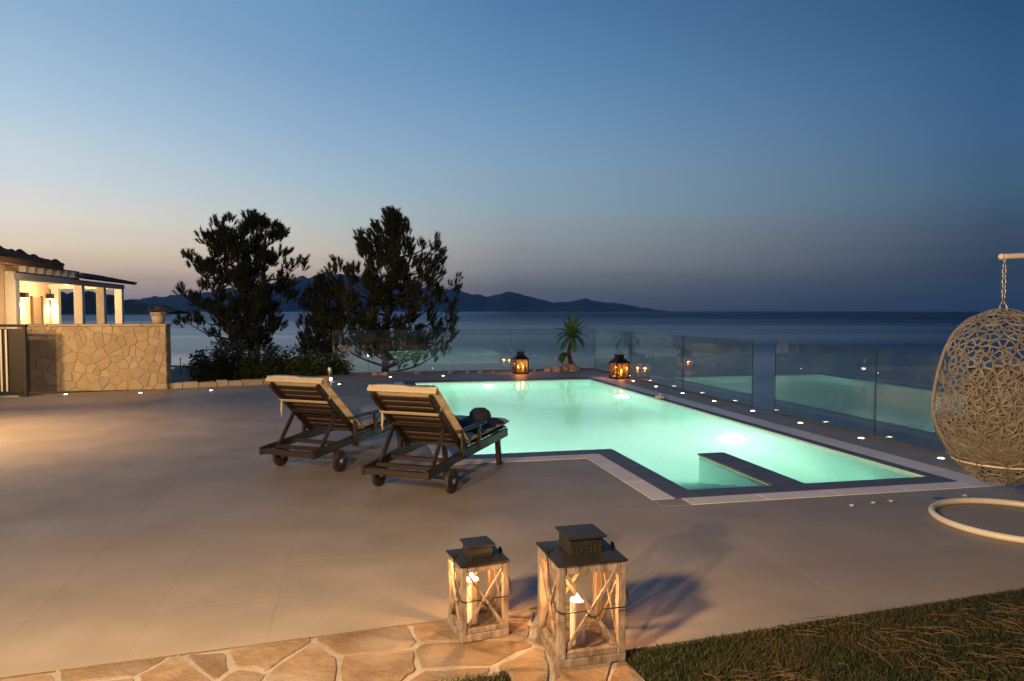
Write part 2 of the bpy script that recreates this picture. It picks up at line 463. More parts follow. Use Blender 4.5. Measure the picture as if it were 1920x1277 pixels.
# ================================================================== LARGE STRUCTURE
SEA_Z = -6.0
# ---- sea
mb = MB(); R = 12500
rings = [0, 20, 60, 120, 300, 900, 3000, 7000, R]
n = 48
vs = [(0, 0, SEA_Z)]; fs = []
for r in rings[1:]:
    for j in range(n): vs.append((r * cos(2 * pi * j / n), r * sin(2 * pi * j / n), SEA_Z))
for j in range(n): fs.append((0, 1 + j, 1 + (j + 1) % n))
for i in range(len(rings) - 2):
    for j in range(n):
        a0 = 1 + i * n; a1 = a0 + n
        fs.append((a0 + j, a1 + j, a1 + (j + 1) % n, a0 + (j + 1) % n))
mb.add(vs, fs)
def sea_material():
    m = bpy.data.materials.new('sea_water'); m.use_nodes = True
    t = m.node_tree; L = t.links; b = t.nodes['Principled BSDF']
    b.inputs['Base Color'].default_value = (0.008, 0.030, 0.075, 1)
    ln = t.nodes.new('ShaderNodeVectorMath'); ln.operation = 'LENGTH'
    tc0 = t.nodes.new('ShaderNodeTexCoord'); L.new(tc0.outputs['Object'], ln.inputs[0])
    rg = t.nodes.new('ShaderNodeMapRange'); rg.inputs['From Min'].default_value = 60; rg.inputs['From Max'].default_value = 900
    rg.inputs['To Min'].default_value = 0.24; rg.inputs['To Max'].default_value = 0.60   # calm inshore, ruffled further out
    L.new(ln.outputs['Value'], rg.inputs['Value'])
    mpw = t.nodes.new('ShaderNodeMapping'); mpw.inputs['Scale'].default_value = (0.0016, 0.016, 1); L.new(tc0.outputs['Object'], mpw.inputs[0])
    nw = t.nodes.new('ShaderNodeTexNoise'); nw.inputs['Scale'].default_value = 1.0; nw.inputs['Detail'].default_value = 7; L.new(mpw.outputs[0], nw.inputs['Vector'])
    mw = t.nodes.new('ShaderNodeMapRange'); mw.inputs['From Min'].default_value = 0.3; mw.inputs['From Max'].default_value = 0.7; mw.inputs['To Min'].default_value = -0.12; mw.inputs['To Max'].default_value = 0.12
    L.new(nw.outputs[0], mw.inputs['Value'])
    aw = t.nodes.new('ShaderNodeMath'); aw.use_clamp = True; L.new(rg.outputs[0], aw.inputs[0]); L.new(mw.outputs[0], aw.inputs[1]); L.new(aw.outputs[0], b.inputs['Roughness'])   # wind lanes
    b.inputs['IOR'].default_value = 1.42
    # paler base to the left paints in bright sky reflection, deep blue outside it
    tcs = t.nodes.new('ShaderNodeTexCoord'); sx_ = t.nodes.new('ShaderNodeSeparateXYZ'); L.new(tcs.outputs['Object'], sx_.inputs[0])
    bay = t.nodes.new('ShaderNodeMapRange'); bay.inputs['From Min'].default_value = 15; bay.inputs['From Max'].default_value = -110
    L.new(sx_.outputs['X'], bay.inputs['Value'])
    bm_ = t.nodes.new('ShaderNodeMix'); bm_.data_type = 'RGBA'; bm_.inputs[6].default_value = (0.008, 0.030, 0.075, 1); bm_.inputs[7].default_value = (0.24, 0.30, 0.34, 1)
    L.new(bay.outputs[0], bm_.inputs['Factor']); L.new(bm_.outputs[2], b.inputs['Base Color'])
    tcx = t.nodes.new('ShaderNodeTexCoord')
    hs = []
    for sc, wgt in (((0.020, 0.085, 1), 1.0), ((0.11, 0.5, 1), 0.35), ((0.7, 2.4, 1), 0.06)):
        mp = t.nodes.new('ShaderNodeMapping'); mp.inputs['Scale'].default_value = sc; mp.inputs['Rotation'].default_value = (0, 0, radians(8))
        ns = t.nodes.new('ShaderNodeTexNoise'); ns.inputs['Scale'].default_value = 1.0; ns.inputs['Detail'].default_value = 5
        L.new(tcx.outputs['Object'], mp.inputs[0]); L.new(mp.outputs[0], ns.inputs['Vector'])
        ml = t.nodes.new('ShaderNodeMath'); ml.operation = 'MULTIPLY'; ml.inputs[1].default_value = wgt
        L.new(ns.outputs[0], ml.inputs[0]); hs.append(ml.outputs[0])
    s1 = t.nodes.new('ShaderNodeMath'); L.new(hs[0], s1.inputs[0]); L.new(hs[1], s1.inputs[1])
    s2 = t.nodes.new('ShaderNodeMath'); L.new(s1.outputs[0], s2.inputs[0]); L.new(hs[2], s2.inputs[1])
    bp = t.nodes.new('ShaderNodeBump'); bp.inputs['Strength'].default_value = 0.12; bp.inputs['Distance'].default_value = 1.2
    L.new(s2.outputs[0], bp.inputs['Height']); L.new(bp.outputs[0], b.inputs['Normal'])
    return m
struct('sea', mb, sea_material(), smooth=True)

# ---- far hills and the near headland: ridges with a real depth
def ridge(name, prof, dist, depth, m, rough, seed):
    rng = random.Random(seed)
    pts = []
    for (x0, y0), (x1, y1) in zip(prof, prof[1:]):
        k = max(2, int((x1 - x0) / 6))
        for i in range(k):
            t = i / k; s = t * t * (3 - 2 * t)
            pts.append((x0 + (x1 - x0) * t, y0 + (y1 - y0) * s))
    pts.append(prof[-1])
    rows = [(-1.0, 0.0), (-0.75, 0.22), (-0.5, 0.5), (-0.25, 0.78), (0, 1.0), (0.4, 0.7), (1.0, 0.0)]
    nc = len(pts); vs = []
    ph = [rng.uniform(0, 6.28) for _ in range(6)]
    for ri, (dy, hf) in enumerate(rows):
        for i, (px, py) in enumerate(pts):
            X = (px - 960) / FPX * dist
            h = max(0.0, (583 - py) / FPX * dist + CAMH - SEA_Z)
            h *= 1 + rough * (sin(i * 1.7 + ph[0]) + 0.7 * sin(i * 0.83 + ph[1]) + 0.5 * sin(i * 3.1 + ph[2])) * 0.35
            g = hf + (0 if hf in (0.0, 1.0) else rough * 0.9 * sin(i * 0.9 + ri * 2.2 + ph[3]) * 0.3)
            vs.append((X * (1 + dy * depth / dist * 0.6), dist + dy * depth + rough * depth * 0.3 * sin(i * 0.6 + ph[4]) * (1 if abs(dy) < 1 else 0), SEA_Z - 3 + (h + 3) * max(0, g)))
    fs = [(r * nc + i, r * nc + i + 1, (r + 1) * nc + i + 1, (r + 1) * nc + i) for r in range(len(rows) - 1) for i in range(nc - 1)]
    return struct(name, MB().add(vs, fs), m, smooth=True)
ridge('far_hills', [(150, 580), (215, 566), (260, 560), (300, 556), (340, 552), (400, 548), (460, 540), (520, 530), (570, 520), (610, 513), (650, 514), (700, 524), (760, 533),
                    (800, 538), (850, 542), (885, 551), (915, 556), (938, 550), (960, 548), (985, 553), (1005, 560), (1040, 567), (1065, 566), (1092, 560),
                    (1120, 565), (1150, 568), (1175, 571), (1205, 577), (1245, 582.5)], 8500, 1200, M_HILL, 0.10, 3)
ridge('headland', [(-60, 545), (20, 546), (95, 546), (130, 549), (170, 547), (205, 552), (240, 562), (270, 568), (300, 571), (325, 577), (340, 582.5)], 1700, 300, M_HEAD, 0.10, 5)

# ---- shore terrain below the terrace
def smooth(a, b, x):
    t = min(1, max(0, (x - a) / (b - a))); return t * t * (3 - 2 * t)
mb = MB(); vs = []; fs = []
gx = [-150 + i * 4 for i in range(60)]; gy = [-12 + j * 2.5 for j in range(54)]
for Y in gy:
    for X in gx:
        a, b = ab_of(Vector((X, Y, 0)))
        ysh = 44 + 54 * smooth(-20, -42, X)
        if X > 8: ysh = 40 - 14 * smooth(8, 30, X)
        z = -0.55 - (5.3) * smooth(19, ysh, Y) ** 0.8 - max(0, Y - ysh) * 0.12
        z += 0.25 * sin(X * 0.31) * cos(Y * 0.27) * smooth(19, 30, Y)
        z -= 5.2 * smooth(7, 24, b)
        inside = (-9.5 < b < 8.6) and a < 20.5
        if inside: z = -3.2
        vs.append((X, Y, z))
nx_ = len(gx)
for j in range(len(gy) - 1):
    for i in range(nx_ - 1): fs.append((j * nx_ + i, j * nx_ + i + 1, (j + 1) * nx_ + i + 1, (j + 1) * nx_ + i))
struct('terrain', MB().add(vs, fs), M_SAND, smooth=True)

# ---- pool outline, in (a, b)
PA0, PA1, PA2 = 5.69, 7.60, 15.60       # near end, shoulder, far end
PB0, PB1, PB2 = 1.24, 2.80, 5.21        # left side, left side of the entry bay, right side
CO, CI = 0.20, 0.23                     # pale border width, dark coping width
OUTER = [(PA1 - CO - CI, PA2 + CO + CI, PB0 - CO - CI, PB1), (PA0 - CO - CI, PA2 + CO + CI, PB1 - CO - CI, PB2 + CO + CI)]  # rectangles taken from the deck
FAR_A = 18.2; GLASS_B = 6.2

def rect_minus(r, q):
    a0, a1, b0, b1 = r; c0, c1, d0, d1 = q
    if a1 <= c0 or a0 >= c1 or b1 <= d0 or b0 >= d1: return [r]
    out = []
    if a0 < c0: out.append((a0, c0, b0, b1))
    if a1 > c1: out.append((c1, a1, b0, b1))
    m0, m1 = max(a0, c0), min(a1, c1)
    if b0 < d0: out.append((m0, m1, b0, d0))
    if b1 > d1: out.append((m0, m1, d1, b1))
    return out

def deck_region(poly):
    """clip an xy polygon to the deck: paved border in front, kerb and terrace edge behind"""
    res = []
    # in front
    n_, c0 = WX, TO.dot(WX)
    right = clip(poly, TX.x, TX.y, TO.dot(TX) + 0.70)
    if len(right) >= 3:
        right = clip(right, n_.x, n_.y, c0 - 0.575)
    whole = len(right) >= 3 and abs(area(right)) > 0.999 * abs(area(poly))
    if whole: parts = [right]
    else:
        left = clip(poly, -TX.x, -TX.y, -(TO.dot(TX) + 0.70))
        up = clip(poly, n_.x, n_.y, c0)
        if len(up) >= 3 and abs(area(up)) > 0.999 * abs(area(poly)): parts = [up]
        else: parts = [clip(left, n_.x, n_.y, c0) if len(left) >= 3 else [], right]
    for p in parts:
        if len(p) < 3: continue
        # back edge: kerb line on the left, terrace edge on the right
        k0, k1 = P(15.45, -3.7), P(16.25, -0.55)
        d = (k1 - k0).normalized(); nn = Vector((d.y, -d.x, 0))
        l = clip(p, -BX.x, -BX.y, 0.55)
        if len(l) >= 3:
            l = clip(l, nn.x, nn.y, nn.dot(k0))
            if len(l) >= 3: res.append(l)
        r = clip(p, BX.x, BX.y, -0.55)
        if len(r) >= 3:
            res.append(r)
    return [p for p in res if abs(area(p)) > 0.004]

# base slabs under the tiles (grout colour shows in the joints)
mb = MB()
slab_rects = [(-6, FAR_A, -8.8, 6.32)]
for q in OUTER: slab_rects = [x for r in slab_rects for x in rect_minus(r, q)]
for a0, a1, b0, b1 in slab_rects:
    quad = [tuple(P(a, b)[:2]) for a, b in ((a0, b0), (a0, b1), (a1, b1), (a1, b0))]
    for pl in deck_region(quad):
        if area(pl) < 0: pl = pl[::-1]
        mb.prism(pl, -0.6, -0.0010)
deck = struct('deck', mb, M_GROUT)
# tiles: 0.6 x 1.2 m porcelain, each its own piece
TB, TA, GAP = 0.6, 1.2, 0.0011
tile_count = 0
b = -8.8 + 0.02
nb = int((6.3 + 8.8) / TB) + 1
cands = []
for ib in range(nb + 1):
    b0 = -8.82 + ib * TB
    off = 0.0 if ib % 2 else TA * 0.5
    a0 = 0.4 + off
    while a0 < FAR_A:
        cands.append((a0, min(a0 + TA, FAR_A), b0, min(b0 + TB, 6.30)))
        a0 += TA
for r in cands:
    if r[3] - r[2] < 0.03 or r[1] - r[0] < 0.03: continue
    rs = [r]
    for q in OUTER: rs = [x for y in rs for x in rect_minus(y, q)]
    for a0, a1, b0, b1 in rs:
        g = GAP / 2
        if a1 - a0 < 0.04 or b1 - b0 < 0.04: continue
        quad = [tuple(P(a, bb)[:2]) for a, bb in ((a0 + g, b0 + g), (a0 + g, b1 - g), (a1 - g, b1 - g), (a1 - g, b0 + g))]
        for pl in deck_region(quad):
            if area(pl) < 0: pl = pl[::-1]
            ox = sum(p[0] for p in pl) / len(pl); oy = sum(p[1] for p in pl) / len(pl)
            if ox < -0.80 * oy - 1.6 : continue           # far outside the picture on the left
            m_ = MB().prism([(p[0] - ox, p[1] - oy) for p in pl], -0.010, 0.0, 0.0003)
            o = obj('deck_tile', m_, M_TILE, deck); o.location = (ox, oy, random.uniform(-0.0002, 0.0002))
            tile_count += 1
print('tiles', tile_count)

# ---- swimming pool
pool = thing('swimming_pool', 'lit turquoise pool with dark coping, entry bay and dividing wall', 'swimming pool', P(10.5, 3.2))
def pobj(name, mb, m, parent=pool, **k):
    o = obj(name, mb, m, parent, **k)
    if parent is pool: o.location = -pool.location
    return o
DEP = -1.35
mb = MB()
def wall_quad(p, q, z0, z1): # inner face from p to q
    mb.add([P(*p, z0), P(*q, z0), P(*q, z1), P(*p, z1)], [(0, 1, 2, 3)])
outline = [(PA0, PB1), (PA1, PB1), (PA1, PB0), (PA2, PB0), (PA2, PB2), (PA0, PB2)]
for i in range(6): wall_quad(outline[i], outline[(i + 1) % 6], DEP - 0.02, 0.0)
for (a0, a1, b0, b1) in ((PA1, PA2, PB0, PB2), (PA0, PA1, PB1, PB2)):
    mb.add([P(a0, b0, DEP), P(a0, b1, DEP), P(a1, b1, DEP), P(a1, b0, DEP)], [(0, 1, 2, 3)])
pobj('basin', mb, M_POOL)
def pbox(name, a0, a1, b0, b1, z0, z1, m, bevel=0.0, parent=pool):
    quad = [tuple(P(a, b)[:2]) for a, b in ((a0, b0), (a0, b1), (a1, b1), (a1, b0))]
    if area(quad) < 0: quad = quad[::-1]
    return pobj(name, MB().prism(quad, z0, z1, bevel), m)
DV0, DV1, DVA = 3.62, 3.93, 7.15
pbox('dividing_wall', PA0 + 0.001, DVA - 0.012, DV0 + 0.012, DV1 - 0.012, DEP, -0.012, M_POOL)
# dark top of the dividing wall, in slabs
k = 3
for i in range(k):
    pbox('coping_slab', PA0 - 0.002 + (DVA - PA0) * i / k + 0.0015, PA0 + (DVA - PA0) * (i + 1) / k - 0.0015, DV0, DV1, -0.012, 0.006, M_COPE, 0.003)
# steps of the entry bay, bench of the right bay
for i, (a1, z) in enumerate(((6.05, -0.28), (6.38, -0.55), (6.72, -0.82), (7.05, -1.08))):
    pbox('pool_step', PA0 + 0.002, a1, PB1 + 0.002, DV0 + 0.010, DEP, z, M_POOL)
pbox('pool_bench', PA0 + 0.002, 6.3, DV1 - 0.010, PB2 - 0.002, DEP, -0.62, M_POOL)
# coping: dark slabs next to the water, pale slabs outside
def strip(a0, a1, b0, b1, m, name, along, z1=0.006, step=0.62):
    L_ = (a1 - a0) if along == 'a' else (b1 - b0)
    k = max(1, round(L_ / step)); g = 0.0018
    for i in range(k):
        if along == 'a': r = (a0 + L_ * i / k + g, a0 + L_ * (i + 1) / k - g, b0 + g, b1 - g)
        else: r = (a0 + g, a1 - g, b0 + L_ * i / k + g, b0 + L_ * (i + 1) / k - g)
        pbox(name, *r, -0.16, z1, m, 0.002)
EC, EP = CI, CO + CI
# dark ring
strip(PA0 - EC, PA2 + EC, PB2, PB2 + EC * 0.55, M_COPE, 'coping_slab', 'a')
strip(PA2, PA2 + EC, PB0 - EC, PB2, M_COPE, 'coping_slab', 'b')
strip(PA1 - EC, PA2, PB0 - EC, PB0, M_COPE, 'coping_slab', 'a')
strip(PA1 - EC, PA1, PB0, PB1 - EC, M_COPE, 'coping_slab', 'b')
strip(PA0 - EC, PA1, PB1 - EC, PB1, M_COPE, 'coping_slab', 'a')
strip(PA0 - EC, PA0, PB1, PB2, M_COPE, 'coping_slab', 'b')
# pale border
strip(PA0 - EP, PA2 + EP, PB2 + EC * 0.55, PB2 + EP, M_BORDER, 'border_slab', 'a', 0.004)
strip(PA2 + EC, PA2 + EP, PB0 - EP, PB2 + EC * 0.55, M_COPE, 'border_slab', 'b', 0.004)
strip(PA1 - EP, PA2 + EC, PB0 - EP, PB0 - EC, M_BORDER, 'border_slab', 'a', 0.004)
strip(PA1 - EP, PA1 - EC, PB0 - EC, PB1 - EP, M_BORDER, 'border_slab', 'b', 0.004)
strip(PA0 - EC, PA1 - EC, PB1 - EP, PB1 - EC, M_BORDER, 'border_slab', 'a', 0.004)
strip(PA0 - EP, PA0 - EC, PB1 - EC + 0.05, PB2 + EC * 0.55, M_BORDER, 'border_slab', 'b', 0.004)
pbox('border_slab', PA0 - EP, PA0 - EC - 0.002, PB1 - EP, PB1 - EC + 0.048, -0.16, 0.003, M_TILE, 0.002)

# water body of the pool
def water_material():
    m = bpy.data.materials.new('pool_water'); m.use_nodes = True
    t = m.node_tree; t.nodes.clear(); n = t.nodes.new; L = t.links
    g = n('ShaderNodeBsdfGlass'); g.inputs['IOR'].default_value = 1.33; g.inputs['Roughness'].default_value = 0.085
    tcx = n('ShaderNodeTexCoord'); ns = n('ShaderNodeTexNoise'); ns.inputs['Scale'].default_value = 1.6; ns.inputs['Detail'].default_value = 3
    L.new(tcx.outputs['Object'], ns.inputs['Vector'])
    bp = n('ShaderNodeBump'); bp.inputs['Strength'].default_value = 0.10; bp.inputs['Distance'].default_value = 0.05
    L.new(ns.outputs[0], bp.inputs['Height']); L.new(bp.outputs[0], g.inputs['Normal'])
    va = n('ShaderNodeVolumeAbsorption'); va.inputs[0].default_value = (0.40, 0.93, 0.80, 1); va.inputs['Density'].default_value = 0.19
    out = n('ShaderNodeOutputMaterial'); L.new(g.outputs[0], out.inputs['Surface']); vs_ = n('ShaderNodeVolumeScatter'); vs_.inputs['Color'].default_value = (0.9, 1.0, 0.95, 1); vs_.inputs['Density'].default_value = 0.10; vs_.inputs['Anisotropy'].default_value = 0.3
    ad = n('ShaderNodeAddShader'); L.new(va.outputs[0], ad.inputs[0]); L.new(vs_.outputs[0], ad.inputs[1]); L.new(ad.outputs[0], out.inputs['Volume'])
    return m
e = 0.004
wl = [(PA0 - e, PB1 - e), (PA0 - e, PB2 + e), (PA2 + e, PB2 + e), (PA2 + e, PB0 - e), (PA1 - e, PB0 - e), (PA1 - e, PB1 - e)]
poly = [tuple(P(a, b)[:2]) for a, b in wl]
if area(poly) < 0: poly = poly[::-1]
pw = obj('pool_water', MB().prism(poly, DEP - 0.01, -0.022), water_material(), kind='structure')

# underwater lamps
POOLC = (0.95, 1.0, 0.90)
def pool_light(a, b, z, dirn, power):
    d = (AX * dirn[0] + BX * dirn[1])
    c = P(a, b, z)
    rot = d.to_track_quat('Z', 'Y').to_matrix()
    rim = MB().lathe([(0.135, 0), (0.135, 0.02), (0.105, 0.03), (0.10, 0.012)], 20)
    rim.xf(Matrix.Translation(c) @ rot.to_4x4())
    r = pobj('pool_light', rim, M_STEEL, smooth=True)
    lens = MB().lathe([(0.001, 0.026), (0.06, 0.022), (0.10, 0.012)], 20); lens.xf(Matrix.Translation(c) @ rot.to_4x4())
    obj('lens', lens, M_POOLLENS, r, smooth=True)
    lamp('pool_lamp', 'POINT', c + d * 0.16, power, POOLC, 0.09)
pool_light(PA2 - 0.002, 2.85, -0.62, (-1, 0), 400)
pool_light(13.2, PB2 - 0.002, -0.70, (0, -1), 220)
pool_light(9.0, PB2 - 0.002, -0.90, (0, -1), 430)
pool_light(PA1 + 0.002, 2.0, -0.75, (1, 0), 210)
pool_light(10.6, PB0 + 0.002, -0.85, (0, 1), 250)

# ---- paved border and walkway (flagstones in pale mortar)
mb = MB()
def tw_poly(t0, t1, w0, w1): return [tuple(Q(t, w)[:2]) for t, w in ((t0, w0), (t1, w0), (t1, w1), (t0, w1))]
mb.prism(tw_poly(-6, 0.695, -0.572, -0.003), -0.3, -0.010)
mb.prism(tw_poly(0.13, 0.66, -2.6, -0.5725), -0.3, -0.0105)
path = struct('path', mb, M_MORTAR)
rng = random.Random(21)
for rect, sx, sy in (((-6, 0.695, -0.572, -0.003), 0.44, 0.30), ((0.13, 0.66, -2.6, -0.5725), 0.30, 0.34)):
    for pl in stones(*rect, sx, sy, 0.026, rng, 0.46, 0.008):
        ct = sum(p[0] for p in pl) / len(pl); cw = sum(p[1] for p in pl) / len(pl)
        if ct < -3.2: continue
        c = Q(ct, cw)
        pts = [Q(p[0], p[1]) - c for p in pl]
        xy = [(p.x, p.y) for p in pts]
        if area(xy) < 0: xy = xy[::-1]
        o = obj('flagstone', MB().prism(xy, -0.03, rng.uniform(-0.007, 0.0), 0.003), M_FLAG, path)
        o.location = (c.x, c.y, 0)

# ---- lawn
mb = MB()
mb.prism(tw_poly(0.70, 9, -7, -0.578), -0.3, -0.022)
mb.prism(tw_poly(-7, 0.128, -7, -0.578), -0.3, -0.0225)
mb.prism(tw_poly(0.662, 0.699, -7, -0.578), -0.3, -0.023)
struct('lawn', mb, M_SOIL)
rng = random.Random(5)
vs, fs = [], []
def blades(n, t0, t1, w0, w1, hmin=0.02, hmax=0.05):
    for _ in range(n):
        t, w = rng.uniform(t0, t1), rng.uniform(w0, w1)
        c = Q(t, w, -0.024)
        a = rng.uniform(0, 2 * pi); h = rng.uniform(hmin, hmax); wd = rng.uniform(0.0016, 0.003)
        lean = Vector((rng.gauss(0, 0.5), rng.gauss(0, 0.5), 1)).normalized()
        s_ = Vector((cos(a), sin(a), 0)) * wd
        k = len(vs); m_ = c + lean * h * 0.55
        tip = c + lean * h + Vector((rng.gauss(0, 0.008), rng.gauss(0, 0.008), -0.004))
        vs.extend([c - s_, c + s_, m_ + s_ * 0.8, m_ - s_ * 0.8, tip]); fs.append((k, k + 1, k + 2, k + 3)); fs.append((k + 3, k + 2, k + 4))
blades(105000, 0.70, 3.6, -1.6, -0.580)
blades(2500, 0.66, 0.74, -1.6, -0.60)
blades(6000, -0.75, 0.125, -1.0, -0.582)
g = obj('grass', MB().add(vs, fs), M_GRASS, kind='stuff')
# dead needles and dry stalks lying in the grass
vs, fs = [], []
mbs = MB()
for _ in range(32):
    t, w = rng.uniform(0.75, 3.4), rng.uniform(-1.5, -0.62)
    dirv = rng.gauss(-0.15, 0.5)
    for _ in range(rng.randint(14, 40)):
        tt, ww = t + rng.gauss(0, 0.14), min(w + rng.gauss(0, 0.05), -0.59)
        a = dirv + rng.gauss(0, 0.55); l = rng.uniform(0.04, 0.13); z = rng.uniform(0.008, 0.028)
        p0 = Q(tt, ww, z); d = TX * cos(a) + WX * sin(a)
        p1 = p0 + d * l * 0.5 + Vector((0, 0, rng.uniform(-0.002, 0.008))); p2 = p0 + d * l + WX * rng.gauss(0, 0.01)
        if tw_of(p2)[1] > -0.585: continue
        mbs.tube([p0, p1, p2], 0.0011, 3, cap=False)
obj('dry_grass', mbs, M_STRAW, kind='stuff')

# ---- low stone kerb at the terrace edge (left), each stone a piece
k0, k1 = P(15.45, -3.66), P(16.25, -0.55)
kd = (k1 - k0); kl = kd.length; kd.normalize(); kn = Vector((-kd.y, kd.x, 0))
kerb = thing('stone_kerb', 'low kerb of pale stones between the stone wall and the hedge', 'kerb', k0, atan2(kd.y, kd.x))
x = 0.0; rng = random.Random(3)
while x < kl - 0.05:
    l = min(rng.uniform(0.22, 0.42), kl - x)
    m_ = MB().prism([(x + 0.006, 0), (x + l - 0.006, 0), (x + l - 0.006, 0.26), (x + 0.006, 0.26)], -0.3, rng.uniform(0.085, 0.12), 0.012)
    obj('kerb_stone', m_, M_WALLSTONE, kerb); x += l

# ---- stone garden wall
WA, WB0, WB1, WHT, WDP = 15.36, -6.25, -3.66, 1.25, 0.36
wr = P(WA, WB0)
wall = thing('stone_wall', 'waist high wall of irregular warm stone left of the hedge', 'wall', wr, TH)
LW = WB1 - WB0
obj('wall_core', MB().box((LW / 2, WDP / 2, WHT / 2), (LW - 0.004, WDP - 0.004, WHT - 0.01)), M_WALLMORTAR, wall)
rng = random.Random(14)
for face in ('front', 'end'):
    ext = LW if face == 'front' else WDP
    for pl in stones(0, ext, 0.0, WHT - 0.002, 0.21 if face == 'front' else 0.18, 0.145, 0.011, rng, 0.5, 0.010):
        if area(pl) < 0: pl = pl[::-1]
        cx_ = sum(p[0] for p in pl) / len(pl); cz_ = sum(p[1] for p in pl) / len(pl)
        pr = MB().prism([(p[0] - cx_, p[1] - cz_) for p in pl], 0, rng.uniform(0.0185, 0.0245), 0.004)
        if face == 'front': rot = Matrix(((1, 0, 0), (0, 0, -1), (0, 1, 0)))
        else: rot = Matrix(((0, 0, 1), (1, 0, 0), (0, 1, 0)))
        pr.xf(rot.to_4x4())
        o = obj('stone', pr, M_WALLSTONE, wall)
        o.location = (cx_, 0.012, cz_) if face == 'front' else (LW - 0.012, cx_, cz_)
x = 0
while x < LW + 0.02:
    l = min(rng.uniform(0.4, 0.62), LW + 0.03 - x)
    obj('cap_stone', MB().box((x + l / 2 - 0.005, WDP / 2, WHT + 0.022), (l - 0.008, WDP + 0.06, 0.044)), M_WALLSTONE, wall, bevel=0.008); x += l

# ---- villa on the left
villa = thing('villa', 'villa with clay tile roof and lit white pergola gallery', 'house', P(24, -9.3))
def vobj(name, mb, m, parent=villa, **k):
    o = obj(name, mb, m, parent, **k)
    if parent is villa: o.location = -villa.location
    return o
def vbox(name, a0, a1, b0, b1, z0, z1, m, parent=villa, bevel=0.0):
    quad = [tuple(P(a, b)[:2]) for a, b in ((a0, b0), (a0, b1), (a1, b1), (a1, b0))]
    if area(quad) < 0: quad = quad[::-1]
    return vobj(name, MB().prism(quad, z0, z1), m, parent, bevel=bevel)
vbox('floor_slab', 18.5, 32.2, -16, -8.75, -0.9, -0.06, M_PLASTER)
vbox('front_wall', 18.2, 21.75, -9.5, -9.2, -0.06, 2.86, M_PLASTER)
vbox('back_wall', 21.9, 31.1, -11.8, -11.5, -0.06, 2.6, M_PLASTER)
vbox('side_wall', 21.75, 21.9, -15.5, -9.2, -0.06, 2.86, M_PLASTER)
for a in (21.95, 26.8, 28.95, 31.0):
    vbox('column', a - 0.13, a + 0.13, -9.18, -8.92, -0.06, 2.40, M_WHITE, bevel=0.01)
vbox('column', 31.0 - 0.13, 31.0 + 0.13, -11.42, -11.16, -0.06, 2.40, M_WHITE, bevel=0.01)
vbox('pergola_beam', 21.8, 31.3, -9.16, -8.94, 2.40, 2.58, M_WHITE)
vbox('cross_beam', 30.88, 31.12, -11.49, -9.17, 2.40, 2.58, M_WHITE)
M_FASCIA = mat('grey_fascia', (0.30, 0.28, 0.26), (0.25, 0.235, 0.22), 6, 0.7)  # fascia board in plain grey
vbox('fascia', 22.1, 26.6, -9.02, -8.97, 2.582, 2.86, M_FASCIA)
for i in range(8):
    a = 22.25 + i * 0.58
    vbox('rafter', a - 0.09, a + 0.09, -11.48, -8.80, 2.62, 2.80, M_WHITE)
# door and its frame on the back wall, in the gallery
dr = vbox('door', 29.35, 30.1, -11.499, -11.46, -0.04, 2.05, mat('door_wood', (0.40, 0.30, 0.19), (0.34, 0.25, 0.15), 6, 0.6))
vbox('door_frame', 29.25, 29.348, -11.499, -11.43, -0.04, 2.1, mat('brown_frame', (0.14, 0.08, 0.045), (0.11, 0.065, 0.035), 6, 0.6))
vbox('door_frame', 30.102, 30.2, -11.499, -11.43, -0.04, 2.1, MATS['brown_frame'])
# wall lamps of the gallery throwing light down the wall
for a in (28.55, 31.0 - 0.25):
    vbox('sconce', a - 0.13, a + 0.13, -11.499, -11.30, 2.02, 2.20, M_IRON)
    lp = vbox('lamp_lens', a - 0.09, a + 0.09, -11.48, -11.33, 1.995, 2.018, M_SCONCE)
    lamp('sconce_lamp', 'SPOT', P(a, -11.36, 1.98), 300, (1.0, 0.66, 0.32), 0.05, P(a, -11.42, 0), 110, 0.9)
lamp('gallery_lamp', 'POINT', P(24.5, -10.4, 2.2), 200, (1.0, 0.66, 0.32), 0.1)
lamp('gallery_lamp', 'POINT', P(29.0, -10.2, 2.3), 260, (1.0, 0.66, 0.32), 0.1)
lamp('porch_lamp', 'POINT', P(20.6, -8.2, 1.6), 110, (1.0, 0.66, 0.32), 0.1)
# main roof: hip with barrel tiles
RZ = 2.94; SL = math.tan(radians(17))
c00 = P(17.5, -8.72, RZ); c01 = P(24.6, -8.72, RZ); c11 = P(24.6, -15.7, RZ); c10 = P(17.5, -15.7, RZ)
r0 = P(17.5, -12.2, RZ + 3.48 * SL); r1 = P(21.1, -12.2, RZ + 3.48 * SL)
rb = MB().add([c00, c01, c11, c10, r0, r1], [(0, 1, 5, 4), (1, 2, 5), (2, 3, 4, 5)])
down = Vector((0, 0, -0.16))
rb.add([v + down for v in (c00, c01, c11, c10)], [(0, 3, 2, 1)])
rb.add([c00, c01, c01 + down, c00 + down, c11, c11 + down], [(0, 3, 2, 1), (1, 2, 5, 4)])
roof = vobj('roof', rb, M_ROOF)
tile = MB()
nseg = 5
for i in range(nseg + 1):
    an = pi * i / nseg
    for (y, rr_) in ((0, 0.105), (0.44, 0.085)):
        tile.v.append((rr_ * cos(an), y, rr_ * sin(an) * 0.62))
for i in range(nseg): tile.f.append((2 * i, 2 * i + 1, 2 * i + 3, 2 * i + 2))
tile.f.append(tuple(range(0, 2 * nseg + 2, 2)))
tmesh = obj('roof_tile', tile, M_ROOF, roof, smooth=True)
first = [tmesh]
def put_tile(par, loc, rot):
    if first:
        o = first.pop()
        o.parent = par
    else:
        o = bpy.data.objects.new('roof_tile', tmesh.data); COL.objects.link(o); o.parent = par
    o.matrix_local = Matrix.Translation(loc) @ rot.to_4x4()
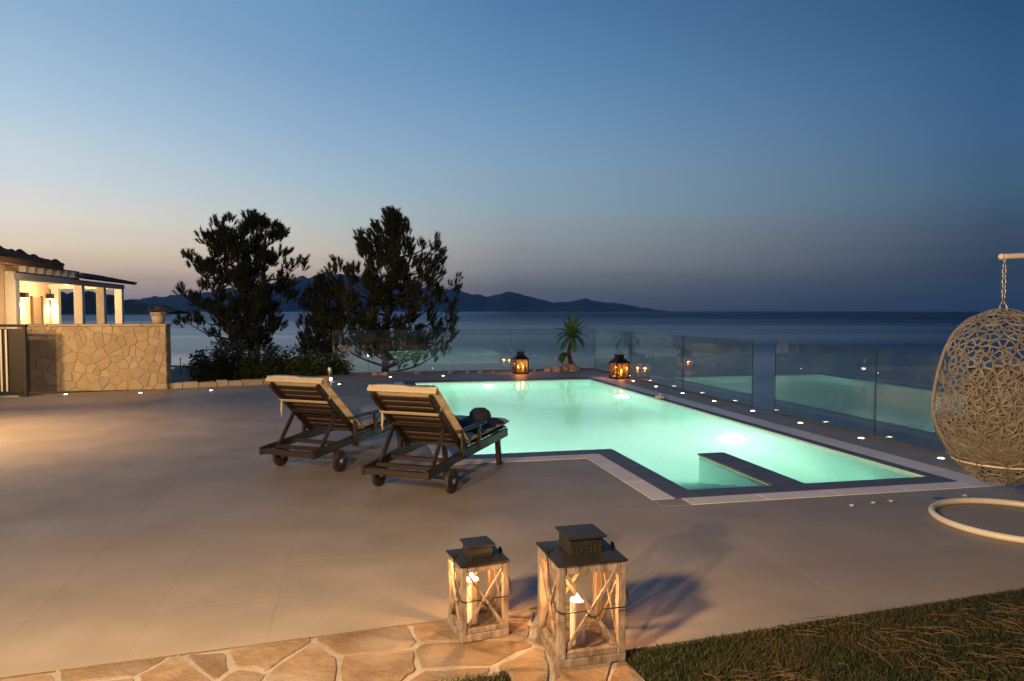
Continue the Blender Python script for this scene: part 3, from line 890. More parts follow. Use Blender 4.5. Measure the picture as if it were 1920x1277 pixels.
# tile axis (+y) climbs the slope
def slope_rot(across, updir):
    y = updir.normalized(); x_ = across.normalized(); z_ = x_.cross(y); z_.normalize()
    return Matrix((x_, y, z_)).transposed()
up1 = (-BX + Vector((0, 0, SL))); rot1 = slope_rot(AX, up1)
n_t = 0
for j in range(9):
    for i in range(32):
        a = 17.7 + i * 0.218; dist = -0.04 + j * 0.385
        if a > 24.55 - dist * 1.0 or n_t > 190: continue
        p = P(a, -8.72, RZ + 0.012) + up1.normalized() * dist
        put_tile(roof, p, rot1); n_t += 1
up2 = (-AX + Vector((0, 0, SL))); rot2 = slope_rot(-BX, up2)
for j in range(9):
    for i in range(16):
        bb = -8.82 - i * 0.218; dist = -0.04 + j * 0.385
        if bb > -8.72 - dist or n_t > 290: continue
        p = P(24.6, bb, RZ + 0.012) + up2.normalized() * dist
        put_tile(roof, p, rot2); n_t += 1
# gallery roof: low tiled strip over the far half
g0, g1 = 26.0, 31.7
rb = MB()
GZ = 2.64
pa, pb_, pc, pd = P(g0, -8.62, GZ), P(g1, -8.62, GZ), P(g1, -11.7, GZ + 0.62), P(g0, -11.7, GZ + 0.62)
dn = Vector((0, 0, -0.05))
rb.add([pa, pb_, pc, pd, pa + dn, pb_ + dn, pc + dn, pd + dn], [(0, 1, 2, 3), (7, 6, 5, 4), (0, 4, 5, 1), (1, 5, 6, 2), (3, 2, 6, 7), (0, 3, 7, 4)])
groof = vobj('gallery_roof', rb, M_ROOF)
up3 = (-BX + Vector((0, 0, 0.2))); rot3 = slope_rot(AX, up3)
for j in range(4):
    for i in range(26):
        p = P(g0 + 0.12 + i * 0.218, -8.62, GZ + 0.010) + up3.normalized() * (-0.05 + j * 0.385)
        put_tile(groof, p, rot3)
# gallery glass rail
vg = vbox('glass_rail', 26.9, 31.4, -8.60, -8.588, 0.0, 0.95, M_GLASS)

# ---- gate leaf beside the stone wall
gate = thing('garden_gate', 'dark metal gate leaf with two pale upright bars', 'gate', (-9.15, 12.95, 0), radians(4))
obj('gate_panel', MB().box((0.03, 0, 0.66), (0.66, 0.035, 1.14)), M_GATE, gate)
for x in (-0.40, 0.36): obj('gate_post', MB().box((x, 0, 0.64), (0.06, 0.06, 1.28)), M_GATE, gate, bevel=0.006)
obj('top_rail', MB().box((-0.02, 0, 1.285), (0.84, 0.09, 0.05)), M_IRON, gate, bevel=0.006)
obj('bottom_rail', MB().box((-0.02, 0, 0.06), (0.69, 0.05, 0.06)), M_IRON, gate)
for x in (-0.02, 0.07): obj('upright_bar', MB().box((x, -0.045, 0.66), (0.032, 0.032, 1.12)), M_OFFWHITE, gate, bevel=0.006)

# ---- glass fences
def fence(name, label, base, panes, dirv, nrm, h=1.08):
    f = thing(name, label, 'glass fence', base)
    for (s0, s1) in panes:
        c = dirv * (s0 + s1) / 2
        rot = Matrix((dirv, nrm, Vector((0, 0, 1)))).transposed()
        pane = MB().box((0, 0, 0), (s1 - s0 - 0.014, 0.012, h - 0.03)).xf(Matrix.Translation(c + Vector((0, 0, 0.03 + (h - 0.03) / 2))) @ rot.to_4x4())
        obj('glass_pane', pane, M_GLASS, f)
        for s_ in (s0 + 0.005, s1 - 0.005):
            ed = MB().box((0, 0, 0), (0.004, 0.0125, h - 0.03), rot).xf(Matrix.Translation(dirv * s_ + Vector((0, 0, 0.03 + (h - 0.03) / 2))))
            obj('pane_edge', ed, M_EDGE, f)
        ch = MB().box((0, 0, 0), (s1 - s0, 0.05, 0.035), rot).xf(Matrix.Translation(c + Vector((0, 0, 0.012))))
        obj('base_channel', ch, M_COPE, f)
    return f
M_EDGE = mat('green_glass_edge', (0.05, 0.10, 0.085), (0.04, 0.08, 0.07), 5, 0.3)
fence('glass_fence', 'glass fence along the right side of the pool with a gap', P(0, GLASS_B), [(2.4, 5.0), (5.0, 7.61), (7.61, 9.76), (10.39, 12.89), (12.89, 15.57), (15.57, 18.17)], AX, -BX)
fence('glass_fence', 'glass fence across the far end behind the small palm', P(FAR_A, 0), [(-0.55, 1.7), (1.7, 3.95), (3.95, 6.18)], BX, AX)
# ================================================================== OBJECTS
# ---- in-ground lights
def disc_light(name, loc, label, lit=True, r=0.034, group=None):
    rt = thing(name, label, 'deck light', loc, 0, group)
    obj('trim_ring', MB().lathe([(r * 1.5, 0.0), (r * 1.5, 0.004), (r * 1.05, 0.006), (r * 1.0, 0.003)], 14), M_STEEL, rt, smooth=True)
    obj('lens', MB().lathe([(r, 0.003), (r * 0.6, 0.009), (0.001, 0.011)], 14), M_LED if lit else M_WHITE, rt, smooth=True)
    return rt
ordn = ['nearest to', 'second from', 'third from', 'fourth from', 'fifth from', 'sixth from', 'seventh from', 'eighth from', 'ninth from', 'tenth from']
for i in range(10):
    disc_light('deck_light', P(5.15 + 1.222 * i, 6.0, 0), f'lit deck light along the right glass fence, {ordn[i]} the egg chair', True, 0.036, 'lit deck lights along the right glass fence')
kl_ = [((-8.27, 13.29), 'lit deck light in front of the stone wall, beside the gate'), ((-7.02, 13.55), 'lit deck light in front of the stone wall, at its right end'),
       ((-5.85, 13.95), 'lit deck light at the kerb, just right of the stone wall'), ((-3.64, 15.12), 'lit deck light near the short bollard'),
       ((-2.85, 16.84), 'lit deck light by the far glass, beyond the pool left corner'), ((-1.64, 17.1), 'lit deck light by the far glass, behind the middle of the pool')]
for (xy, lb) in kl_: disc_light('deck_light', (*xy, 0), lb, True, 0.036, 'lit deck lights along the terrace edge')
for (xy, lb) in (((2.71, 5.68), 'unlit white floor cap, leftmost of three by the near pool edge'), ((2.92, 5.76), 'unlit white floor cap, middle of three by the near pool edge'),
                 ((3.09, 5.81), 'unlit white floor cap, rightmost of three by the near pool edge'), ((3.80, 5.98), 'unlit white floor cap alone by the pool corner under the egg chair')):
    disc_light('floor_spot', (*xy, 0.0005), lb, False, 0.024, 'white floor caps by the pool')
dr_ = thing('floor_drain', 'small steel drain plate in the deck by the pool corner', 'drain', (3.53, 5.89, 0), TH)
obj('plate', MB().box((0, 0, 0.002), (0.14, 0.10, 0.004)), M_STEEL, dr_)
for i in range(4): obj('slot', MB().box((-0.045 + i * 0.03, 0, 0.0045), (0.01, 0.07, 0.002)), M_IRON, dr_)
sk = thing('pool_edge_glint', 'small white cap standing for a lamp glint on the right pool coping', 'glint cap', P(11.85, 5.27, 0.006), TH)  # added cap standing in for a bright lamp reflection on the coping
obj('cap', MB().lathe([(0.09, 0), (0.09, 0.03), (0.07, 0.05), (0.001, 0.055)], 16), M_WHITE, sk, smooth=True)
obj('knob', MB().lathe([(0.02, 0.05), (0.025, 0.075), (0.001, 0.085)], 10), M_WHITE, sk, smooth=True)

# ---- bollard at the hedge corner
bo = thing('bollard_light', 'short grey bollard with a lit foot at the hedge end', 'bollard', (-4.02, 15.85, 0))
obj('post', MB().lathe([(0.045, 0.0), (0.045, 0.30), (0.04, 0.31), (0.001, 0.312)], 14), M_STEEL, bo, smooth=True)
obj('foot', MB().lathe([(0.075, 0.0), (0.075, 0.012), (0.05, 0.02)], 14), M_STEEL, bo, smooth=True)
obj('lens', MB().lathe([(0.047, 0.03), (0.047, 0.07)], 14), M_LED, bo, smooth=True)

# ---- flower pot on the stone wall
fp = thing('flower_pot', 'pale round flower pot with drooping dry plant on the stone wall', 'flower pot', P(WA + 0.18, -3.83, WHT + 0.044))
obj('pot', MB().lathe([(0.10, 0), (0.125, 0.10), (0.14, 0.20), (0.155, 0.20), (0.155, 0.225), (0.13, 0.225), (0.12, 0.19), (0.001, 0.19)], 20), M_TERRA, fp, smooth=True)
rng = random.Random(8); pm = MB()
for _ in range(170):
    a = rng.uniform(0, 2 * pi); r = rng.uniform(0.02, 0.24); z = 0.23 + rng.uniform(-0.02, 0.12) - r * 0.25
    c = Vector((r * cos(a), r * sin(a), z)); u = Vector((rng.gauss(0, 1), rng.gauss(0, 1), rng.gauss(0, 1))).normalized(); v = u.cross(Vector((0.3, 0.5, 0.8))).normalized()
    pm.add([c - u * 0.03, c + v * 0.012, c + u * 0.03, c - v * 0.012], [(0, 1, 2, 3)])
obj('plant', pm, M_FLOWER, fp)

# ---- sun loungers
def make_lounger(label):
    L_ = thing('sun_lounger', label, 'sun lounger', group='sun loungers by the pool')
    HZ, HS, BL, BA = 0.335, 0.74, 0.80, radians(41)
    W2 = 0.30
    for s in (-1, 1):
        obj('side_rail', MB().bar((s * W2, 0.0, 0.215), (s * W2, 0.62, 0.262), 0.034, 0.075, ch=0.005).bar((s * W2, 0.612, 0.2618), (s * W2, 1.76, 0.300), 0.034, 0.085, ch=0.005), M_DKWOOD, L_)
        obj('leg', MB().bar((s * (W2 - 0.0), 1.56, 0.0), (s * W2, 1.52, 0.262), 0.048, 0.05, up=(0, 1, 0), ch=0.005), M_DKWOOD, L_)
        obj('wheel_leg', MB().bar((s * W2, 0.35, 0.085), (s * W2, 0.37, 0.212), 0.036, 0.06, up=(0, 1, 0), ch=0.005), M_DKWOOD, L_)
        wmb = MB().lathe([(0.02, -0.022), (0.085, -0.018), (0.105, -0.014), (0.105, 0.014), (0.085, 0.018), (0.02, 0.022), (0.001, 0.022)], 28)
        wmb.xf(Matrix.Translation((s * 0.355, 0.35, 0.105)) @ Matrix.Rotation(pi / 2, 4, 'Y'))
        wh = obj('wheel', wmb, M_TYRE, L_, smooth=False)
        hb = MB().lathe([(0.001, -0.032), (0.022, -0.03), (0.026, 0.03), (0.001, 0.032)], 12).xf(Matrix.Translation((s * 0.355, 0.35, 0.105)) @ Matrix.Rotation(pi / 2, 4, 'Y'))
        obj('hub', hb, M_STEEL, wh, smooth=True)
        tm = MB().tube([(s * 0.355, 0.35 + 0.098 * cos(q * pi / 12), 0.105 + 0.098 * sin(q * pi / 12)) for q in range(24)], 0.007, 5, closed=True)
        for e2 in (-1, 1):
            for q in range(6):
                an = q * pi / 3
                tm.bar((s * 0.355 + e2 * 0.019, 0.35 + 0.028 * cos(an), 0.105 + 0.028 * sin(an)), (s * 0.355 + e2 * 0.017, 0.35 + 0.085 * cos(an), 0.105 + 0.085 * sin(an)), 0.012, 0.008, up=(1, 0, 0))
        obj('tread', tm, M_DKWOOD, wh)
        # armrest on two posts
        obj('armrest', MB().bar((s * (W2 + 0.015), 0.56, 0.488), (s * (W2 + 0.015), 1.14, 0.492), 0.062, 0.024, ch=0.006), M_DKWOOD, L_)
        for y in (0.66, 1.02): obj('arm_post', MB().bar((s * (W2 + 0.015), y, 0.25), (s * (W2 + 0.015), y, 0.476), 0.030, 0.042, up=(0, 1, 0), ch=0.004), M_DKWOOD, L_)
        # strut that props the backrest
        by, bz = HS - 0.42 * cos(BA), HZ + 0.42 * sin(BA)
        obj('back_strut', MB().bar((s * (W2 - 0.05), by + 0.02, bz - 0.05), (s * (W2 - 0.05), 0.20, 0.245), 0.024, 0.04, up=(0, 1, 0), ch=0.003), M_DKWOOD, L_)
    obj('axle', MB().tube([(-0.335, 0.35, 0.105), (0.335, 0.35, 0.105)], 0.010, 8), M_STEEL, L_)
    obj('rear_bar', MB().bar((-W2 + 0.018, 0.03, 0.213), (W2 - 0.018, 0.03, 0.213), 0.05, 0.05, ch=0.005), M_DKWOOD, L_)
    for y, z in ((0.20, 0.232), (0.45, 0.25), (1.70, 0.298)):
        obj('cross_bar', MB().bar((-W2 + 0.018, y, z), (W2 - 0.018, y, z), 0.04, 0.035, ch=0.004), M_DKWOOD, L_)
    for i in range(11):
        y = 0.80 + i * 0.093
        obj('seat_slat', MB().bar((-W2 + 0.004, y, 0.318 + (y - 0.62) * 0.033), (W2 - 0.004, y, 0.318 + (y - 0.62) * 0.033), 0.066, 0.016, ch=0.003), M_DKWOOD, L_)
    # backrest
    ux = Vector((0, -cos(BA), sin(BA))); nrm = Vector((0, sin(BA), cos(BA)))
    h0 = Vector((0, HS, HZ))
    for s in (-1, 1):
        obj('back_stile', MB().bar(h0 + Vector((s * 0.272, 0, 0)) - nrm * 0.02, h0 + Vector((s * 0.272, 0, 0)) + ux * BL - nrm * 0.02, 0.034, 0.055, up=nrm, ch=0.004), M_DKWOOD, L_)
    for i in range(9):
        c = h0 + ux * (0.07 + i * 0.083) + nrm * -0.006
        obj('back_slat', MB().bar(c + Vector((-0.255, 0, 0)), c + Vector((0.255, 0, 0)), 0.050, 0.016, up=nrm, ch=0.003), M_DKWOOD, L_)
    obj('prop_bar', MB().bar(h0 + ux * 0.40 - nrm * 0.055 + Vector((-0.25, 0, 0)), h0 + ux * 0.40 - nrm * 0.055 + Vector((0.25, 0, 0)), 0.035, 0.03, up=nrm, ch=0.004), M_DKWOOD, L_)
    # cushions: puffed pads with rounded edges and tufting lines
    def pad(l, w, t, seams, x0=0.0):
        m_ = MB(); nu, nv = 30, 12
        top = []; bot = []
        for i in range(nu + 1):
            for j in range(nv + 1):
                u, v = i / nu, j / nv
                eu = min(u, 1 - u) * l; ev = min(v, 1 - v) * w
                r = 0.03
                ed = min(1, eu / r) * min(1, ev / r)
                puff = sqrt(max(0, 1 - (1 - min(1, eu / r)) ** 2)) * sqrt(max(0, 1 - (1 - min(1, ev / r)) ** 2))
                z = t * (0.5 + 0.5 * puff)
                for sm in seams: z -= 0.014 * math.exp(-((u - sm) * l / 0.02) ** 2) * puff
                z += 0.004 * sin(u * 23) * sin(v * 9 + u * 4) * puff
                zb = t * (0.5 - 0.5 * puff) + 0.002 * sin(u * 31 + v * 7)
                top.append((v * w - w / 2, u * l, z)); bot.append((v * w - w / 2, u * l, zb))
        k = nv + 1; o_ = len(top)
        fs_ = []
        for i in range(nu):
            for j in range(nv):
                fs_.append((i * k + j, i * k + j + 1, (i + 1) * k + j + 1, (i + 1) * k + j))
                fs_.append((o_ + i * k + j, o_ + (i + 1) * k + j, o_ + (i + 1) * k + j + 1, o_ + i * k + j + 1))
        for j in range(nv):
            fs_.append((j, o_ + j, o_ + j + 1, j + 1)); e_ = nu * k
            fs_.append((e_ + j, e_ + j + 1, o_ + e_ + j + 1, o_ + e_ + j))
        for i in range(nu):
            fs_.append((i * k, (i + 1) * k, o_ + (i + 1) * k, o_ + i * k)); e_ = nv
            fs_.append((i * k + e_, o_ + i * k + e_, o_ + (i + 1) * k + e_, (i + 1) * k + e_))
        return m_.add(top + bot, fs_)
    sc = pad(1.08, 0.64, 0.075, (0.34, 0.67)).xf(Matrix.Translation((0, 0.735, 0.332)) @ Matrix.Rotation(radians(1.9), 4, 'X'))
    obj('seat_cushion', sc, M_CREAM, L_, smooth=True)
    bc = pad(0.87, 0.635, 0.070, (0.33, 0.66))
    CS = 1 if Matrix((Vector((1, 0, 0)), ux, nrm)).determinant() > 0 else -1
    bc.xf(Matrix.Translation((0.022 * CS, 0, 0)))
    rot = Matrix((Vector((1, 0, 0)), ux, nrm * 1.0)).transposed()
    if rot.determinant() < 0: rot = Matrix((Vector((-1, 0, 0)), ux, nrm)).transposed()
    bc.xf(Matrix.Translation(h0 + nrm * 0.006 + ux * -0.015) @ rot.to_4x4())
    obj('back_cushion', bc, M_CREAM, L_, smooth=True)
    # flap of the cushion folded over the top of the backrest
    fl = MB(); tp = h0 + ux * (BL + 0.045)
    fl.bar(tp + Vector((-0.315, 0, 0)) + nrm * 0.022 - ux * 0.01, tp + Vector((0.335, 0, 0)) + nrm * 0.022 - ux * 0.01, 0.028, 0.066, up=nrm, ch=0.012)
    obj('cushion_flap', fl, M_CREAM, L_, smooth=False)
    # strap round the back, with its loose end
    st = MB(); c = h0 + ux * 0.575
    st.bar(c - nrm * 0.052 + Vector((-0.29, 0, 0)), c - nrm * 0.052 + Vector((0.27, 0, 0)), 0.030, 0.006, up=nrm)
    st.bar(c - nrm * 0.052 + Vector((0.27, 0, 0)), c + nrm * 0.02 + Vector((0.305, 0, 0)) + ux * 0.03, 0.030, 0.006, up=Vector((1, 0, 0)))
    st.bar(c - nrm * 0.052 + Vector((-0.29, 0, 0)), c + nrm * 0.02 + Vector((-0.305, 0, 0)) - ux * 0.0, 0.030, 0.006, up=Vector((1, 0, 0)))
    obj('strap', st, M_CREAM, L_)
    tie = MB().tube([c - nrm * 0.058 + Vector((-0.27, 0, 0)), c - nrm * 0.07 + Vector((-0.262, 0, -0.05)), c - nrm * 0.065 + Vector((-0.270, 0, -0.10)), c - nrm * 0.07 + Vector((-0.262, 0, -0.145))], [0.009, 0.011, 0.009, 0.005], 6)
    obj('tie', tie, M_CREAM, L_, smooth=True)
    return L_
lr = make_lounger('dark wooden sun lounger nearer the camera, with a navy towel on its cream cushion')
lr.location = (-0.97, 5.87, 0); lr.rotation_euler = (0, 0, -radians(21))
ll = copy_tree(lr)
ll['label'] = 'dark wooden sun lounger further left, with an empty cream cushion'
ll.location = (-2.12, 6.70, 0); ll.rotation_euler = (0, 0, -radians(22.5))
bpy.context.view_layer.update()

# ---- towel and bundle lying on the right lounger
def cloth_heap(lx, ly, amp, seed, hf):
    rng = random.Random(seed); m_ = MB(); n_ = 34
    ph = [rng.uniform(0, 6.28) for _ in range(8)]
    vs = []
    for i in range(n_ + 1):
        for j in range(n_ + 1):
            u, v = i / n_ * 2 - 1, j / n_ * 2 - 1
            x, y = u * lx, v * ly
            e_ = max(0, 1 - max(abs(u), abs(v)) ** 4)
            z = hf(u, v) * e_ + amp * e_ * (sin(6 * u + 3 * v + ph[0]) * 0.4 + sin(11 * v - 4 * u + ph[1]) * 0.3 + abs(sin(8 * u * v + 7 * u + ph[2])) * 0.5)
            vs.append((x + 0.012 * sin(9 * v + ph[3]), y + 0.012 * sin(8 * u + ph[4]), max(0, z)))
    k = n_ + 1
    return m_.add(vs, [(i * k + j, (i + 1) * k + j, (i + 1) * k + j + 1, i * k + j + 1) for i in range(n_) for j in range(n_)])
M_LR = lr.matrix_world
def on_lounger(x, y, z): return M_LR @ Vector((x, y, z))
tw = thing('towel', 'dark navy towel crumpled on the nearer sun lounger', 'towel', on_lounger(0.10, 1.33, 0.408), -radians(21))
obj('cloth', cloth_heap(0.21, 0.36, 0.02, 4, lambda u, v: 0.055 + 0.05 * math.exp(-((u - 0.2) ** 2 + (v - 0.1) ** 2) * 3)), M_NAVY, tw, smooth=True)
rl = MB().lathe([(0.001, -0.085), (0.055, -0.078), (0.095, -0.045), (0.108, 0.0), (0.098, 0.045), (0.060, 0.078), (0.001, 0.088)], 22)
rl.v = [(x * (1 + 0.06 * sin(3 * atan2(y, x) + z * 30)), y * (1.1 + 0.05 * sin(4 * atan2(y, x) + z * 22)), z) for x, y, z in rl.v]
rl.xf(Matrix.Translation((0.08, 0.02, 0.105)))
obj('rolled_end', rl, M_NAVY, tw, smooth=True)
bt = thing('bag', 'small brown cloth bag beside the navy towel', 'bag', on_lounger(0.02, 1.02, 0.40), -radians(10))
bg_ = MB().lathe([(0.001, 0.0), (0.10, 0.005), (0.125, 0.05), (0.11, 0.10), (0.06, 0.125), (0.03, 0.14), (0.001, 0.142)], 16)
bg_.xf(Matrix.Scale(1.2, 4, (0, 1, 0)))
obj('pouch', bg_, M_BROWN, bt, smooth=True)
obj('handle', MB().tube([(0.0 + 0.06 * cos(q * pi / 8), 0, 0.12 + 0.05 * sin(q * pi / 8)) for q in range(9)], 0.008, 6), M_BROWN, bt, smooth=True)

# ---- white-washed lanterns in the foreground
def candle(loc, r, h, label, flame_r, power, small=False, group=None):
    c = thing('candle', label, 'candle', loc, 0, group)
    obj('wax', MB().lathe([(r * 0.98, 0), (r, 0.01), (r, h - 0.008), (r * 0.93, h), (r * 0.6, h - 0.008), (0.001, h - 0.012)], 22), M_WAX, c, smooth=True)
    obj('wick', MB().tube([(0, 0, h - 0.012), (0.001, 0, h + 0.008)], 0.0015, 5), M_IRON, c)
    f = flame_r
    obj('flame', MB().lathe([(0.001, h + 0.002), (f * 0.7, h + f * 0.8), (f, h + f * 1.7), (f * 0.75, h + f * 3.0), (f * 0.3, h + f * 4.3), (0.001, h + f * 5.2)], 12), M_SMALLFLAME if small else M_FLAME, c, smooth=True)
    if power: lamp('candle_light', 'POINT', Vector(loc) + Vector((0, 0, h + f * 6.2)), power, (1.0, 0.46, 0.14), 0.012)
    return c

def make_lantern(loc, rz, w, h, label):
    Lt = thing('lantern', label, 'lantern', loc, rz, 'white washed lanterns')
    p = w * 0.115; hw = w / 2
    obj('base', MB().box((0, 0, 0.0175), (w + 0.004, w + 0.004, 0.035)), M_WASH, Lt, bevel=0.004)
    zt = h - p
    for sx in (-1, 1):
        for sy in (-1, 1):
            obj('corner_post', MB().box((sx * (hw - p / 2), sy * (hw - p / 2), (0.035 + h) / 2), (p, p, h - 0.036)), M_WASH, Lt, bevel=0.003)
    for k in range(4):
        R_ = Matrix.Rotation(k * pi / 2, 4, 'Z')
        obj('top_rail', MB().box((0, -(hw - p / 2) + 0.002, zt + p / 2 - 0.001), (w - 2 * p - 0.002, p * 0.8, p)).xf(R_), M_WASH, Lt, bevel=0.003)
        obj('bottom_rail', MB().box((0, -(hw - p / 2) + 0.002, 0.036 + p * 0.4), (w - 2 * p - 0.002, p * 0.8, p * 0.8)).xf(R_), M_WASH, Lt, bevel=0.003)
        x = hw - p; z0, z1 = 0.036 + p * 0.8, zt
        y = -(hw - p * 0.42)
        obj('brace', MB().bar((-x, y, z0), (x, y, z1), p * 0.40, 0.010, up=(0, 1, 0)).xf(R_), M_WASH, Lt)
        obj('brace', MB().bar((x, y - 0.0105, z0), (-x, y - 0.0105, z1), p * 0.40, 0.010, up=(0, 1, 0)).xf(R_), M_WASH, Lt)
        obj('glass_pane', MB().box((0, -(hw - p * 0.8), (z0 + z1) / 2), (2 * x, 0.003, z1 - z0)).xf(R_), M_PANE, Lt)
    # roof: low hipped sheet, then the vented chimney with its cap
    e_ = hw + 0.006; c_ = w * 0.255; zr = h + 0.004; rz_ = w * 0.055
    rf = MB().add([(-e_, -e_, zr), (e_, -e_, zr), (e_, e_, zr), (-e_, e_, zr), (-e_, -e_, zr + 0.008), (e_, -e_, zr + 0.008), (e_, e_, zr + 0.008), (-e_, e_, zr + 0.008),
                   (-c_, -c_, zr + rz_), (c_, -c_, zr + rz_), (c_, c_, zr + rz_), (-c_, c_, zr + rz_)],
                  [(3, 2, 1, 0), (0, 1, 5, 4), (1, 2, 6, 5), (2, 3, 7, 6), (3, 0, 4, 7), (4, 5, 9, 8), (5, 6, 10, 9), (6, 7, 11, 10), (7, 4, 8, 11), (8, 9, 10, 11)])
    ro = obj('roof', rf, M_IRON, Lt)
    chh = w * 0.25
    ch = MB(); z0 = zr + rz_ - 0.002
    ch.box((0, 0, z0 + chh * 0.46), (2 * c_ - 0.004, 2 * c_ - 0.004, chh * 0.92))
    obj('chimney', ch, M_IRON, Lt, bevel=0.003)
    # perforated lower band: small holes as proud studs, their inner shade painted black
    hm = MB()
    for k in range(4):
        R_ = Matrix.Rotation(k * pi / 2, 4, 'Z'); t_ = MB()
        for i in range(7):
            for j in range(2):
                x_ = -c_ * 0.8 + c_ * 1.6 * i / 6; t_.box((x_, -c_ - 0.0005, z0 + chh * (0.16 + 0.2 * j)), (c_ * 0.12, 0.004, chh * 0.09))
        t_.xf(R_); hm.add(t_.v, t_.f)
    obj('vent_holes', hm, mat('hole_shade', (0.012, 0.010, 0.009), (0.02, 0.016, 0.012), 10, 0.9), Lt)
    cap = MB(); zc = z0 + chh * 0.96; k_ = c_ * 1.16
    cap.add([(-k_, -k_, zc), (k_, -k_, zc), (k_, k_, zc), (-k_, k_, zc), (-k_, -k_, zc + 0.008), (k_, -k_, zc + 0.008), (k_, k_, zc + 0.008), (-k_, k_, zc + 0.008), (0, 0, zc + 0.012)],
            [(3, 2, 1, 0), (0, 1, 5, 4), (1, 2, 6, 5), (2, 3, 7, 6), (3, 0, 4, 7), (4, 5, 8), (5, 6, 8), (6, 7, 8), (7, 4, 8)])
    obj('cap', cap, M_IRON, Lt)
    # wire bail hanging down across the front, pivoting on two lugs
    for s in (-1, 1): obj('lug', MB().box((s * (hw - 0.002), 0, zr + 0.020), (0.008, 0.014, 0.030)), M_IRON, Lt)
    y0 = -hw - 0.012; zz = h * 0.56
    pts = [(-hw - 0.004, 0.0, zr + 0.030), (-hw - 0.016, -hw * 0.55, zr - (zr - zz) * 0.52), (-hw - 0.012, y0, zz + 0.01), (-hw * 0.9, y0 - 0.006, zz), (-hw * 0.25, y0 - 0.008, zz + 0.004), (-hw * 0.12, y0 - 0.008, zz - 0.022), (0.0, y0 - 0.008, zz - 0.03),
           (hw * 0.12, y0 - 0.008, zz - 0.022), (hw * 0.25, y0 - 0.008, zz + 0.004), (hw * 0.9, y0 - 0.006, zz), (hw + 0.012, y0, zz + 0.01), (hw + 0.016, -hw * 0.55, zr - (zr - zz) * 0.52), (hw + 0.004, 0, zr + 0.030)]
    obj('handle', MB().tube(pts, 0.0032, 6), M_IRON, Lt, smooth=True)
    return Lt
# big: front corner at (0.20, 3.06), turned 14.5 deg
def lantern_at(corner, deg, w, h, label):
    r = radians(deg); fx = Vector((cos(r), sin(r), 0)); fy = Vector((-sin(r), cos(r), 0))
    c = Vector((*corner, -0.002)) + fx * w / 2 + fy * w / 2
    return make_lantern(c, r, w, h, label), c
lb_, cb = lantern_at((0.20, 3.06), 14.5, 0.315, 0.445, 'big whitewashed wooden lantern with one tall white candle')
ls_, cs = lantern_at((-0.235, 3.30), 21, 0.235, 0.355, 'small whitewashed wooden lantern left of the big one')
candle((cb.x - 0.012, cb.y - 0.01, 0.034), 0.036, 0.20, 'tall white candle burning in the big wooden lantern', 0.0075, 12)
candle((cs.x - 0.03, cs.y + 0.0, 0.034), 0.036, 0.215, 'bright candle burning in the small wooden lantern', 0.0085, 11)

# ---- dark metal lanterns at the far end
def make_metal_lantern(loc, rz, label):
    Lt = thing('metal_lantern', label, 'lantern', loc, rz, 'dark metal lanterns at the far end')
    w, h = 0.34, 0.355; hw = w / 2
    obj('base', MB().box((0, 0, 0.02), (w, w, 0.04)), M_IRON, Lt, bevel=0.005)
    for sx in (-1, 1):
        for sy in (-1, 1): obj('corner_post', MB().box((sx * (hw - 0.012), sy * (hw - 0.012), 0.04 + (h - 0.04) / 2), (0.022, 0.022, h - 0.042)), M_IRON, Lt)
    for k in range(4):
        R_ = Matrix.Rotation(k * pi / 2, 4, 'Z')
        obj('mullion', MB().box((0, -hw + 0.012, 0.04 + (h - 0.04) / 2), (0.012, 0.012, h - 0.044)).xf(R_), M_IRON, Lt)
        obj('glass_pane', MB().box((0, -hw + 0.022, 0.04 + (h - 0.04) / 2), (w - 0.05, 0.003, h - 0.05)).xf(R_), M_AMBER, Lt)
    e_, c_ = hw + 0.02, 0.085
    zr = h
    obj('roof', MB().add([(-e_, -e_, zr), (e_, -e_, zr), (e_, e_, zr), (-e_, e_, zr), (-c_, -c_, zr + 0.11), (c_, -c_, zr + 0.11), (c_, c_, zr + 0.11), (-c_, c_, zr + 0.11)],
                         [(3, 2, 1, 0), (0, 1, 5, 4), (1, 2, 6, 5), (2, 3, 7, 6), (3, 0, 4, 7), (4, 5, 6, 7)]), M_IRON, Lt)
    obj('chimney', MB().box((0, 0, zr + 0.145), (0.16, 0.16, 0.07)), M_IRON, Lt, bevel=0.004)
    obj('cap', MB().box((0, 0, zr + 0.186), (0.20, 0.20, 0.012)), M_IRON, Lt)
    obj('handle', MB().tube([(0.07 * cos(q * pi / 8), 0, zr + 0.192 + 0.07 * sin(q * pi / 8)) for q in range(9)], 0.005, 6), M_IRON, Lt, smooth=True)
    return Lt
FL1 = P(17.35, 4.0); FL2 = P(15.62, 5.93)
make_metal_lantern(FL1, TH, 'dark metal lantern on the far pool edge, left of the palm')
make_metal_lantern(FL2, TH + 0.2, 'dark metal lantern by the glass corner, right of the palm')
for c0, nm in ((FL1, 'left of the palm'), (FL2, 'right of the palm')):
    for s, sd in ((-0.07, 'left'), (0.07, 'right')):
        candle((c0 + BX * s + AX * (-0.05 if s < 0 else 0.04)) + Vector((0, 0, 0.041)), 0.035, 0.10, f'{sd} small candle inside the dark metal lantern {nm}', 0.014, 5 if s < 0 else 4, True)

# ---- egg chair and its stand
EC_ = Vector((3.545, 5.2, 0))
stand = thing('chair_stand', 'cream metal stand with a round floor ring for the egg chair', 'chair stand', (3.69, 5.2, 0))
RR = 0.54
obj('base_ring', MB().tube([(RR * cos(2 * pi * q / 64), RR * sin(2 * pi * q / 64), 0.024) for q in range(64)], 0.024, 10, closed=True), M_OFFWHITE, stand, smooth=True)
px0 = EC_ - Vector((3.69, 5.2, 0))
